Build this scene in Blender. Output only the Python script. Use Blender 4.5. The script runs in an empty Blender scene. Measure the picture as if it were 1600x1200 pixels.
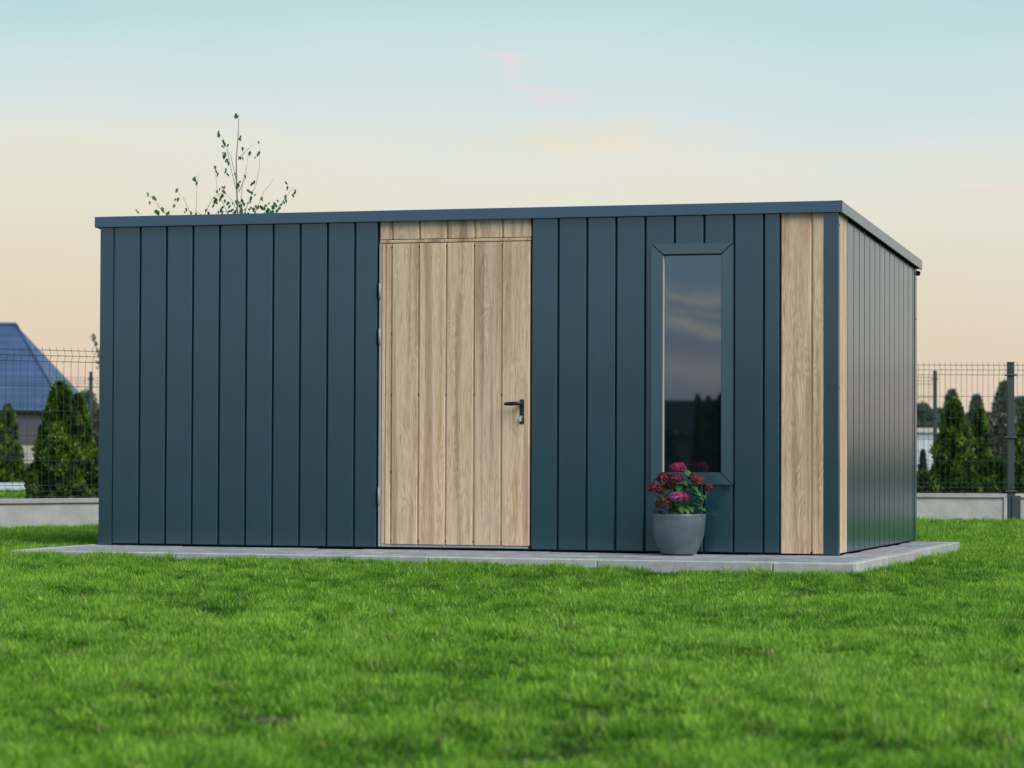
import bpy, bmesh, math, random
import numpy as np
from mathutils import Vector, Matrix
random.seed(7)
rng = np.random.default_rng(7)
S = bpy.context.scene
C = S.collection

# ------------------------------------------------------------------ camera
FPX = 4487.8
YAW, PITCH, ROLL = math.radians(-17.24), math.radians(1.278), math.radians(0.221)
CAM = Vector((8.048, -16.561, 0.619))
fw = Vector((math.sin(YAW)*math.cos(PITCH), math.cos(YAW)*math.cos(PITCH), math.sin(PITCH)))
rt0 = Vector((math.cos(YAW), -math.sin(YAW), 0)); up0 = rt0.cross(fw)
RT = rt0*math.cos(ROLL)+up0*math.sin(ROLL); UP = up0*math.cos(ROLL)-rt0*math.sin(ROLL)
cd = bpy.data.cameras.new('camera'); cam = bpy.data.objects.new('camera', cd); C.objects.link(cam)
cam.matrix_world = Matrix(((RT.x, UP.x, -fw.x, CAM.x), (RT.y, UP.y, -fw.y, CAM.y), (RT.z, UP.z, -fw.z, CAM.z), (0, 0, 0, 1)))
cd.sensor_width = 36; cd.lens = FPX/1600*36; cd.clip_start = .5; cd.clip_end = 3000
cd.dof.use_dof = True; cd.dof.focus_distance = 16.6; cd.dof.aperture_fstop = 5.6
S.camera = cam

def lin(r, g, b, k=1.0):
    f = lambda v: (v/255/12.92 if v/255 <= .04045 else ((v/255+.055)/1.055)**2.4)*k
    return (f(r), f(g), f(b), 1)

def at(px, py, z):
    """a point of the place at depth z (m) seen in direction (px, py) of the 1600 px photograph"""
    return CAM + (fw + RT*((px-800)/FPX) - UP*((py-600)/FPX))*z
def gat(px, z, h=0.0):
    """the point at depth z in direction px, at height h"""
    p = CAM + (fw + RT*((px-800)/FPX))*z
    return Vector((p.x, p.y, h))
def hat(px, py, z): return at(px, py, z).z

# ------------------------------------------------------------------ world and light
EXPO = 0.0
S.view_settings.view_transform = 'Standard'; S.view_settings.look = 'None'
S.view_settings.exposure = EXPO; S.view_settings.gamma = 1
SUN_EL, SUN_AZ = math.radians(42), math.radians(124)     # azimuth clockwise from +Y: the soft light comes from behind the viewer, right
W = bpy.data.worlds.new('World'); S.world = W; W.use_nodes = True
nt = W.node_tree; N = nt.nodes; Lk = nt.links; N.clear()
def nd(t, **k):
    n = N.new(t)
    for a, b in k.items(): setattr(n, a, b)
    return n
def mth(op, a, b=None, c=None, clamp=False):
    n = nd('ShaderNodeMath', operation=op, use_clamp=clamp)
    for i, v in enumerate((a, b, c)):
        if v is None: continue
        if isinstance(v, (int, float)): n.inputs[i].default_value = v
        else: Lk.new(v, n.inputs[i])
    return n.outputs[0]
def mixc(f, a, b):
    n = nd('ShaderNodeMix', data_type='RGBA')
    for s, v in ((n.inputs[0], f), (n.inputs[6], a), (n.inputs[7], b)):
        if hasattr(v, 'links'): Lk.new(v, s)
        else: s.default_value = v
    return n.outputs[2]
tc = nd('ShaderNodeTexCoord'); sep = nd('ShaderNodeSeparateXYZ'); Lk.new(tc.outputs['Generated'], sep.inputs[0])
el = mth('MULTIPLY', mth('ARCSINE', sep.outputs[2]), 57.2958)
az = mth('MULTIPLY', mth('ARCTAN2', sep.outputs[0], sep.outputs[1]), 57.2958)
hz = nd('ShaderNodeTexNoise'); hz.inputs['Scale'].default_value = 5; hz.inputs['Detail'].default_value = 3
hm = nd('ShaderNodeMapping'); hm.inputs['Scale'].default_value = (1, 1, 2.5); Lk.new(tc.outputs['Generated'], hm.inputs[0]); Lk.new(hm.outputs[0], hz.inputs[0])
elr = mth('DIVIDE', mth('ADD', el, mth('MULTIPLY', mth('SUBTRACT', hz.outputs[0], .5), 3.2)), 90.0, clamp=True)
def ramp(stops):
    r = nd('ShaderNodeValToRGB'); cr = r.color_ramp; cr.interpolation = 'EASE' if False else 'LINEAR'
    while len(cr.elements) < len(stops): cr.elements.new(.5)
    for e, (p, c) in zip(cr.elements, stops): e.position = p/90; e.color = lin(*c)
    Lk.new(elr, r.inputs[0]); return r.outputs[0]
front = ramp([(0, (222, 192, 170)), (1.6, (228, 208, 184)), (3.0, (227, 216, 192)), (4.6, (229, 226, 208)), (5.8, (228, 229, 217)),
              (6.6, (214, 227, 228)), (7.7, (203, 225, 227)), (8.4, (192, 223, 223)), (9.2, (182, 218, 218)), (16, (160, 205, 214)), (35, (140, 186, 208)), (90, (118, 162, 196))])
back = ramp([(0, (188, 176, 186)), (2.0, (186, 188, 202)), (4.5, (170, 210, 236)), (9.0, (160, 206, 234)), (20, (156, 196, 214)), (90, (118, 162, 196))])
# warm side in front of the viewer, blue side behind
daz = mth('COSINE', mth('MULTIPLY', mth('ADD', az, 10.0), 0.0174533))
fb = mth('SMOOTH_MIN', 1.0, mth('MULTIPLY_ADD', daz, .9, .5, clamp=True), .1)
skyc = mixc(mth('MULTIPLY_ADD', daz, .9, .5, clamp=True), back, front)
cool = ramp([(0, (218, 206, 198)), (2.5, (222, 222, 216)), (5, (212, 226, 228)), (9.0, (180, 210, 216)), (20, (152, 192, 208)), (90, (118, 162, 196))])
cw = mth('MULTIPLY', mth('MULTIPLY_ADD', az, 1/30, 14/30, clamp=True), mth('MULTIPLY_ADD', az, -1/60, 2.5, clamp=True))
skyc = mixc(mth('MULTIPLY', cw, .7), skyc, cool)
ns = nd('ShaderNodeTexNoise'); ns.inputs['Scale'].default_value = 34; ns.inputs['Detail'].default_value = 5
mp = nd('ShaderNodeMapping'); mp.inputs['Scale'].default_value = (1, 1, 3.2); Lk.new(tc.outputs['Generated'], mp.inputs[0]); Lk.new(mp.outputs[0], ns.inputs[0])
wob = mth('SUBTRACT', ns.outputs[0], .5)
def azpx(px): return math.degrees(YAW)+math.degrees(math.atan((px-800)/FPX))
def elpx(py): return math.degrees(math.atan((702-py)/FPX))
def blob(px, py, sx, sy, tilt=0, amp=1.0, w=1.0):
    A = mth('ADD', mth('SUBTRACT', az, azpx(px)), mth('MULTIPLY', wob, w*sx/78*2.6))
    B = mth('ADD', mth('SUBTRACT', el, elpx(py)), mth('MULTIPLY', wob, w*sy/78*3.0))
    ct, st = math.cos(tilt), math.sin(tilt)
    U = mth('ADD', mth('MULTIPLY', A, ct), mth('MULTIPLY', B, st)); V = mth('SUBTRACT', mth('MULTIPLY', B, ct), mth('MULTIPLY', A, st))
    q = mth('ADD', mth('POWER', mth('ABSOLUTE', mth('DIVIDE', U, sx/78.3)), 2.0), mth('POWER', mth('ABSOLUTE', mth('DIVIDE', V, sy/78.3)), 2.0))
    return mth('MULTIPLY', mth('EXPONENT', mth('MULTIPLY', q, -1.0)), amp)
for args, colr in (((775, 98, 30, 14, -.3, .6, 1.8), (238, 218, 222)), ((850, 150, 46, 14, -.35, .6, 1.9), (236, 218, 218)), ((800, 120, 60, 12, -.8, .3, 1.2), (228, 222, 226)),
                   ((930, 222, 120, 24, .0, .95, 1.6), (234, 227, 206)), ((60, 92, 90, 2.5, -.33, .3, .4), (214, 228, 226)), ((40, 240, 160, 14, -.05, .35, 1), (228, 224, 208)),
                   ((1560, 300, 160, 8, .05, .25, 1), (228, 214, 200))):
    skyc = mixc(blob(*args), skyc, lin(*colr))
# pinkish streaks in the sky on the other side
az2 = mth('SUBTRACT', 193.6, mth('MULTIPLY', mth('ABSOLUTE', mth('SUBTRACT', az, 13.6)), 1.0))
nz = nd('ShaderNodeTexNoise'); nz.inputs['Scale'].default_value = 7; nz.inputs['Detail'].default_value = 6; nz.inputs['Roughness'].default_value = .55
mp2 = nd('ShaderNodeMapping'); mp2.inputs['Scale'].default_value = (1, 1, 17); mp2.inputs['Rotation'].default_value = (0, .035, 0)
Lk.new(tc.outputs['Generated'], mp2.inputs[0]); Lk.new(mp2.outputs[0], nz.inputs[0])
st_ = mth('MULTIPLY', mth('SUBTRACT', nz.outputs[0], .54), 4.0, clamp=True)
st_ = mth('MULTIPLY', st_, mth('MULTIPLY_ADD', daz, -1.5, -.3, clamp=True))
st_ = mth('MULTIPLY', st_, mth('MULTIPLY_ADD', el, -.12, 1.35, clamp=True))
skyc = mixc(mth('MULTIPLY', st_, .75), skyc, lin(226, 196, 190))
def blob2(a0, e0, sx, sy, tilt, amp):
    A = mth('ADD', mth('SUBTRACT', az, a0), mth('MULTIPLY', wob, 1.2)); B = mth('ADD', mth('SUBTRACT', el, e0), mth('MULTIPLY', wob, .9))
    V = mth('SUBTRACT', B, mth('MULTIPLY', A, tilt))
    q = mth('ADD', mth('POWER', mth('ABSOLUTE', mth('DIVIDE', A, sx)), 2.0), mth('POWER', mth('ABSOLUTE', mth('DIVIDE', V, sy)), 2.0))
    return mth('MULTIPLY', mth('EXPONENT', mth('MULTIPLY', q, -1.0)), amp)
for bb in ((-166.2, 3.05, 2.6, .11, .08, .8), (-166.0, 2.78, 3.0, .07, .12, .5), (-166.4, 2.42, 3.5, .15, .22, .9), (-170.5, 4.6, 3.0, .2, .1, .6), (-161.0, 3.6, 3.2, .16, .1, .6), (-166.4, 1.55, 5.0, .3, .05, .5)):
    skyc = mixc(blob2(*bb), skyc, lin(255, 236, 222))
nish = nd('ShaderNodeTexSky', sky_type='NISHITA'); nish.sun_disc = False; nish.sun_elevation = SUN_EL; nish.sun_rotation = SUN_AZ
nm = nd('ShaderNodeMix', data_type='RGBA', blend_type='MULTIPLY'); nm.inputs[0].default_value = 1
Lk.new(nish.outputs[0], nm.inputs[6]); nm.inputs[7].default_value = (.135, .135, .135, 1)
hi = mth('MULTIPLY_ADD', el, 1/45, -12/45, clamp=True)
skyc = mixc(hi, skyc, nm.outputs[2])
bg = nd('ShaderNodeBackground'); Lk.new(skyc, bg.inputs[0]); bg.inputs[1].default_value = 1.0
wo = nd('ShaderNodeOutputWorld'); Lk.new(bg.outputs[0], wo.inputs[0])

sl = bpy.data.lights.new('sun', 'SUN'); sl.energy = 3.0; sl.angle = math.radians(40); sl.color = (1, .96, .9)
so = bpy.data.objects.new('sun', sl); C.objects.link(so)
sd = Vector((math.sin(SUN_AZ)*math.cos(SUN_EL), math.cos(SUN_AZ)*math.cos(SUN_EL), math.sin(SUN_EL)))
so.rotation_euler = sd.to_track_quat('Z', 'Y').to_euler()

# ------------------------------------------------------------------ materials
def mat(name, base, rough=.6, spec=.5, metallic=0):
    m = bpy.data.materials.new(name); m.use_nodes = True
    b = m.node_tree.nodes['Principled BSDF']
    b.inputs['Base Color'].default_value = (*base[:3], 1); b.inputs['Roughness'].default_value = rough
    b.inputs['Specular IOR Level'].default_value = spec; b.inputs['Metallic'].default_value = metallic
    return m, m.node_tree.nodes, m.node_tree.links, b
def cr(n, stops, interp='LINEAR'):
    r = n.new('ShaderNodeValToRGB'); r.color_ramp.interpolation = interp
    while len(r.color_ramp.elements) < len(stops): r.color_ramp.elements.new(.5)
    for e, (p, c) in zip(r.color_ramp.elements, stops): e.position = p; e.color = (*c[:3], 1)
    return r
def noise(n, l, scale, detail=4, coord='Object', mapscale=None, rnd=False, rough=.5):
    t = n.new('ShaderNodeTexCoord'); o = t.outputs[coord]
    if rnd:
        oi = n.new('ShaderNodeObjectInfo'); mu = n.new('ShaderNodeVectorMath'); mu.operation = 'SCALE'; mu.inputs[0].default_value = (37, 53, 91)
        l.new(oi.outputs['Random'], mu.inputs['Scale']); ad = n.new('ShaderNodeVectorMath'); l.new(o, ad.inputs[0]); l.new(mu.outputs[0], ad.inputs[1]); o = ad.outputs[0]
    if mapscale:
        mm = n.new('ShaderNodeMapping'); mm.inputs['Scale'].default_value = mapscale; l.new(o, mm.inputs[0]); o = mm.outputs[0]
    x = n.new('ShaderNodeTexNoise'); x.inputs['Scale'].default_value = scale; x.inputs['Detail'].default_value = detail; x.inputs['Roughness'].default_value = rough
    l.new(o, x.inputs[0]); return x
def mulmix(n, l, a, b, f=1.0):
    x = n.new('ShaderNodeMix'); x.data_type = 'RGBA'; x.blend_type = 'MULTIPLY'; x.inputs[0].default_value = f; l.new(a, x.inputs[6]); l.new(b, x.inputs[7]); return x.outputs[2]
def bump(n, l, b, h, strength=.2, dist=.01):
    x = n.new('ShaderNodeBump'); x.inputs['Strength'].default_value = strength; x.inputs['Distance'].default_value = dist; l.new(h, x.inputs['Height']); l.new(x.outputs[0], b.inputs['Normal'])

def metal_paint(name, base, rough=.42, var=.12, grain=.12):
    m, n, l, b = mat(name, base, rough, .5); b.inputs['Coat Weight'].default_value = 1; b.inputs['Coat Roughness'].default_value = .19; b.inputs['Coat IOR'].default_value = 1.95; b.inputs['Specular IOR Level'].default_value = .0
    x = noise(n, l, 3, 5, mapscale=(1, 1, .5)); lo = tuple(c*(1-var) for c in base); hi_ = tuple(c*(1+var) for c in base)
    r = cr(n, [(.3, lo), (.7, hi_)]); l.new(x.outputs[0], r.inputs[0])
    f = noise(n, l, 420, 2); r2 = cr(n, [(.35, (.74,)*3), (.7, (1.24,)*3)]); l.new(f.outputs[0], r2.inputs[0])
    oi = n.new('ShaderNodeObjectInfo'); r3 = cr(n, [(0, (.93, .93, .93)), (1, (1.07, 1.07, 1.07))]); l.new(oi.outputs['Random'], r3.inputs[0])
    l.new(mulmix(n, l, mulmix(n, l, r.outputs[0], r2.outputs[0]), r3.outputs[0]), b.inputs['Base Color'])
    rr = n.new('ShaderNodeMapRange'); rr.inputs[3].default_value = rough-.06; rr.inputs[4].default_value = rough+.08; l.new(x.outputs[0], rr.inputs[0]); l.new(rr.outputs[0], b.inputs['Roughness'])
    g = noise(n, l, 260, 3); w_ = noise(n, l, 4, 2, mapscale=(1, 1, .35))
    ad = n.new('ShaderNodeMath'); ad.operation = 'MULTIPLY_ADD'; l.new(w_.outputs[0], ad.inputs[0]); ad.inputs[1].default_value = 6; l.new(g.outputs[0], ad.inputs[2])
    bump(n, l, b, ad.outputs[0], grain, .0012)
    return m
M_CLAD = metal_paint('cladding_paint', (.0075, .047, .069), .5, .22, .3)
M_TRIM = metal_paint('trim_paint', (.0075, .043, .063), .45)
M_FASC = metal_paint('fascia_paint', (.025, .067, .118), .45)
M_WIN = metal_paint('window_frame_foil', (.030, .076, .100), .45, .08, .06)
M_DARK, *_ = mat('dark_gap', (.012, .014, .016), .8, .2)
M_CORE, *_ = mat('core_sheet', (.014, .034, .044), .7, .2)
M_BLACK, *_ = mat('black_metal', (.012, .014, .018), .38, .5)
M_STEEL, *_ = mat('galvanised_edge', (.34, .355, .36), .55, .4, 0)
M_BRASS, *_ = mat('nickel_lock', (.72, .69, .58), .3, .5, .8)
M_SCREW, *_ = mat('screw_head', (.055, .045, .04), .5, .5)
M_SEAL, *_ = mat('pale_glazing_seal', (.55, .52, .50), .5, .4)
m, n, l, b = mat('window_glass', (.006, .010, .012), .015, .5); b.inputs['IOR'].default_value = 2.7; b.inputs['Specular Tint'].default_value = (.72, .90, 1, 1); M_GLASS = m
x = noise(n, l, 2.2, 2); bump(n, l, b, x.outputs[0], .02, .01)

def wood(name, tone=(1, 1, 1)):
    m, n, l, b = mat(name, (.5, .4, .3), .48, .4)
    t = n.new('ShaderNodeTexCoord'); oi = n.new('ShaderNodeObjectInfo')
    mu = n.new('ShaderNodeVectorMath'); mu.operation = 'SCALE'; mu.inputs[0].default_value = (3.1, 7.7, 23.3); l.new(oi.outputs['Random'], mu.inputs['Scale'])
    ad = n.new('ShaderNodeVectorMath'); l.new(t.outputs['Object'], ad.inputs[0]); l.new(mu.outputs[0], ad.inputs[1])
    def mp_(sc):
        q = n.new('ShaderNodeMapping'); q.inputs['Scale'].default_value = sc; l.new(ad.outputs[0], q.inputs[0]); return q.outputs[0]
    # broad lengthwise bands
    bn = n.new('ShaderNodeTexNoise'); bn.inputs['Scale'].default_value = 1; bn.inputs['Detail'].default_value = 3; l.new(mp_((15, 15, .5)), bn.inputs[0])
    rb = cr(n, [(.28, (.30*tone[0], .235*tone[1], .18*tone[2])), (.39, (.42*tone[0], .315*tone[1], .235*tone[2])), (.50, (.56*tone[0], .475*tone[1], .365*tone[2])), (.60, (.52*tone[0], .43*tone[1], .325*tone[2])), (.72, (.46*tone[0], .32*tone[1], .20*tone[2]))]); l.new(bn.outputs[0], rb.inputs[0])
    # cathedral figure: contour lines of a stretched noise
    fn = n.new('ShaderNodeTexNoise'); fn.inputs['Scale'].default_value = 1; fn.inputs['Detail'].default_value = 2.5; fn.inputs['Distortion'].default_value = .5; l.new(mp_((13, 13, 1.5)), fn.inputs[0])
    k = n.new('ShaderNodeMath'); k.operation = 'MULTIPLY'; l.new(fn.outputs[0], k.inputs[0]); k.inputs[1].default_value = 17
    fr = n.new('ShaderNodeMath'); fr.operation = 'FRACT'; l.new(k.outputs[0], fr.inputs[0])
    rf = cr(n, [(0, (.78, .73, .69)), (.18, (.90, .87, .85)), (.5, (1.05, 1.05, 1.05)), (.84, (.93, .91, .89)), (1, (.78, .73, .69))]); l.new(fr.outputs[0], rf.inputs[0])
    # where the figure shows
    wn = n.new('ShaderNodeTexNoise'); wn.inputs['Scale'].default_value = 1; l.new(mp_((11, 11, .7)), wn.inputs[0])
    wr = cr(n, [(.42, (.15,)*3), (.58, (1, 1, 1))]); l.new(wn.outputs[0], wr.inputs[0])
    x1 = n.new('ShaderNodeMix'); x1.data_type = 'RGBA'; x1.blend_type = 'MULTIPLY'; l.new(wr.outputs[0], x1.inputs[0]); l.new(rb.outputs[0], x1.inputs[6]); l.new(rf.outputs[0], x1.inputs[7])
    # fine pores and streaks
    pn = n.new('ShaderNodeTexNoise'); pn.inputs['Scale'].default_value = 1; pn.inputs['Detail'].default_value = 5; pn.inputs['Roughness'].default_value = .65; l.new(mp_((230, 230, 7)), pn.inputs[0])
    pr = cr(n, [(.34, (.66, .60, .54)), (.47, (.97, .97, .97)), (.7, (1.08, 1.08, 1.08))]); l.new(pn.outputs[0], pr.inputs[0])
    col = mulmix(n, l, x1.outputs[2], pr.outputs[0])
    r3 = cr(n, [(0, (.92, .93, .95)), (1, (1.06, 1.04, 1.0))]); l.new(oi.outputs['Random'], r3.inputs[0])
    l.new(mulmix(n, l, col, r3.outputs[0]), b.inputs['Base Color']); bump(n, l, b, pn.outputs[0], .12, .001)
    return m
M_OAK = wood('light_oak_foil', (1.42, 1.235, 1.09))

def concrete(name, base, scale=6, rough=.85, var=.2, bmp=.3):
    m, n, l, b = mat(name, base, rough, .3)
    x = noise(n, l, scale, 8, rnd=True, rough=.62); r = cr(n, [(.3, tuple(c*(1-var) for c in base)), (.7, tuple(c*(1+var*.7) for c in base))]); l.new(x.outputs[0], r.inputs[0])
    f = noise(n, l, 190, 3); r2 = cr(n, [(.3, (.78,)*3), (.7, (1.15,)*3)]); l.new(f.outputs[0], r2.inputs[0])
    oi = n.new('ShaderNodeObjectInfo'); r3 = cr(n, [(0, (.86, .87, .9)), (1, (1.1, 1.1, 1.08))]); l.new(oi.outputs['Random'], r3.inputs[0])
    l.new(mulmix(n, l, mulmix(n, l, r.outputs[0], r2.outputs[0]), r3.outputs[0]), b.inputs['Base Color']); bump(n, l, b, x.outputs[0], bmp, .004); return m
M_PAVER = concrete('grey_paver', (.33, .335, .35), 9, .78, .35)
M_CURB = concrete('curb_concrete', (.46, .46, .45), 9, .85, .22)
M_PLINTH = concrete('plinth_concrete', (.46, .455, .43), 5, .88, .2)
M_WALLFAR = concrete('far_wall_render', (.60, .53, .44), 2)
M_WHITE = concrete('white_render', (.75, .76, .80), 2, .8, .06)
M_ROAD = concrete('pale_drive', (.55, .57, .62), 3)
M_WIRE, *_ = mat('fence_wire_coating', (.030, .042, .045), .45, .5)
M_POST, *_ = mat('fence_post_coating', (.040, .058, .058), .42, .5)
M_SOIL, *_ = mat('potting_soil', (.02, .014, .010), .95, .2)

# pot glaze
m, n, l, b = mat('grey_pot_glaze', (.15, .19, .21), .42, .5); b.inputs['Coat Weight'].default_value = .5; b.inputs['Coat Roughness'].default_value = .3; M_POT = m
x = noise(n, l, 7, 6, mapscale=(1, 1, 1.6), rough=.6); r = cr(n, [(.3, (.055, .092, .102)), (.55, (.088, .128, .140)), (.75, (.15, .18, .19))]); l.new(x.outputs[0], r.inputs[0]); l.new(r.outputs[0], b.inputs['Base Color']); bump(n, l, b, x.outputs[0], .1, .003)

def leafmat(name, stops, rough=.55, trans=.35, noise_scale=8, coord='Object', inst=False):
    m = bpy.data.materials.new(name); m.use_nodes = True; n = m.node_tree.nodes; l = m.node_tree.links; b = n['Principled BSDF']
    b.inputs['Roughness'].default_value = rough; b.inputs['Specular IOR Level'].default_value = .35
    x = noise(n, l, noise_scale, 4, coord); r = cr(n, stops); l.new(x.outputs[0], r.inputs[0])
    g = n.new('ShaderNodeNewGeometry'); r2 = cr(n, [(0, (.72, .74, .7)), (1, (1.3, 1.25, 1.2))]); l.new(g.outputs['Random Per Island'], r2.inputs[0])
    col = mulmix(n, l, r.outputs[0], r2.outputs[0]); l.new(col, b.inputs['Base Color'])
    t = n.new('ShaderNodeBsdfTranslucent'); l.new(col, t.inputs[0]); mx = n.new('ShaderNodeMixShader'); mx.inputs[0].default_value = trans
    l.new(b.outputs[0], mx.inputs[1]); l.new(t.outputs[0], mx.inputs[2]); l.new(mx.outputs[0], n['Material Output'].inputs[0]); return m
M_THUJA = leafmat('thuja_foliage', [(.38, (.012, .036, .006)), (.5, (.06, .14, .014)), (.64, (.22, .35, .035))], .6, .3, 9)
M_THUJADK = leafmat('dark_thuja_foliage', [(.35, (.018, .045, .010)), (.6, (.035, .085, .014)), (.8, (.06, .12, .02))], .6, .2, 9)
M_FAR = leafmat('hazed_far_foliage', [(.35, (.12, .18, .125)), (.7, (.21, .28, .19))], .8, .15, 2)  # leaf colours lightened and greyed to carry the distance haze
M_FARBR = leafmat('far_brown_foliage', [(.35, (.11, .105, .07)), (.7, (.20, .18, .12))], .8, .15, 2)
M_BIRCH = leafmat('birch_leaf', [(.3, (.02, .10, .035)), (.7, (.06, .19, .06))], .5, .25, 5)
M_BARK, *_ = mat('twig_bark', (.17, .14, .12), .8, .3)
M_HLEAF = leafmat('hydrangea_leaf', [(.3, (.02, .075, .025)), (.55, (.05, .16, .035)), (.8, (.18, .28, .07))], .45, .3, 12)
M_HSTEM, *_ = mat('hydrangea_stem', (.13, .15, .06), .6, .3)
def petal(name, a, c, k): return leafmat(name, [(.3, a), (.55, c), (.75, k)], .5, .3, 55)
M_PINK = petal('bright_pink_petal', (.26, .012, .075), (.45, .03, .15), (.66, .22, .36))
M_CRIM = petal('crimson_petal', (.075, .008, .022), (.19, .018, .06), (.45, .16, .22))
M_VIOL = petal('violet_pink_petal', (.24, .03, .14), (.46, .09, .28), (.68, .34, .48))
M_BROWN = petal('faded_brown_petal', (.035, .022, .010), (.11, .032, .028), (.32, .26, .12))
M_CORAL = petal('coral_petal', (.14, .018, .02), (.30, .045, .05), (.5, .22, .18))

# lawn materials
def grass_ground():
    m, n, l, b = mat('lawn_ground', (.05, .08, .02), .95, .15)
    x = noise(n, l, 1.3, 6, rough=.6); r = cr(n, [(.3, (.030, .060, .012)), (.5, (.045, .095, .016)), (.68, (.07, .11, .025))]); l.new(x.outputs[0], r.inputs[0])
    f = noise(n, l, 60, 5); r2 = cr(n, [(.3, (.45, .45, .4)), (.7, (1.35, 1.3, 1.2))]); l.new(f.outputs[0], r2.inputs[0])
    l.new(mulmix(n, l, r.outputs[0], r2.outputs[0]), b.inputs['Base Color']); bump(n, l, b, f.outputs[0], .6, .03); return m
M_GROUND = grass_ground()
m, n, l, b = mat('bare_soil', (.2, .15, .1), .95, .2); M_BARE = m
x = noise(n, l, 30, 6); r = cr(n, [(.3, (.055, .045, .025)), (.7, (.22, .165, .11))]); l.new(x.outputs[0], r.inputs[0]); l.new(r.outputs[0], b.inputs['Base Color']); bump(n, l, b, x.outputs[0], .8, .02)
def blade_mat():
    m = bpy.data.materials.new('grass_blade'); m.use_nodes = True; n = m.node_tree.nodes; l = m.node_tree.links; b = n['Principled BSDF']
    b.inputs['Roughness'].default_value = .5; b.inputs['Specular IOR Level'].default_value = .28
    a = n.new('ShaderNodeAttribute'); a.attribute_type = 'INSTANCER'; a.attribute_name = 'tint'
    r = cr(n, [(0, (.012, .050, .004)), (.28, (.055, .190, .008)), (.55, (.145, .370, .020)), (.86, (.29, .54, .060)), (.95, (.36, .40, .14)), (1, (.42, .34, .18))]); l.new(a.outputs['Fac'], r.inputs[0])
    g = n.new('ShaderNodeNewGeometry'); r2 = cr(n, [(0, (.42, .50, .42)), (.55, (.95, .97, .92)), (.85, (1.35, 1.25, 1.2)), (1, (2.0, 1.65, 2.1))]); l.new(g.outputs['Random Per Island'], r2.inputs[0])
    u = n.new('ShaderNodeAttribute'); u.attribute_name = 'hgt'; r4 = cr(n, [(0, (.28, .34, .26)), (.5, (.82, .88, .78)), (1, (1.4, 1.28, 1.4))]); l.new(u.outputs['Fac'], r4.inputs[0])  # shade between blades painted in: dark at the foot, brightened at the tip
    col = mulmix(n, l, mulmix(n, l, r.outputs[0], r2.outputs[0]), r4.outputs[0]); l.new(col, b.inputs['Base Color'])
    t = n.new('ShaderNodeBsdfTranslucent'); l.new(col, t.inputs[0]); mx = n.new('ShaderNodeMixShader'); mx.inputs[0].default_value = .32
    l.new(b.outputs[0], mx.inputs[1]); l.new(t.outputs[0], mx.inputs[2]); l.new(mx.outputs[0], n['Material Output'].inputs[0]); return m
M_BLADE = blade_mat()

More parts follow.
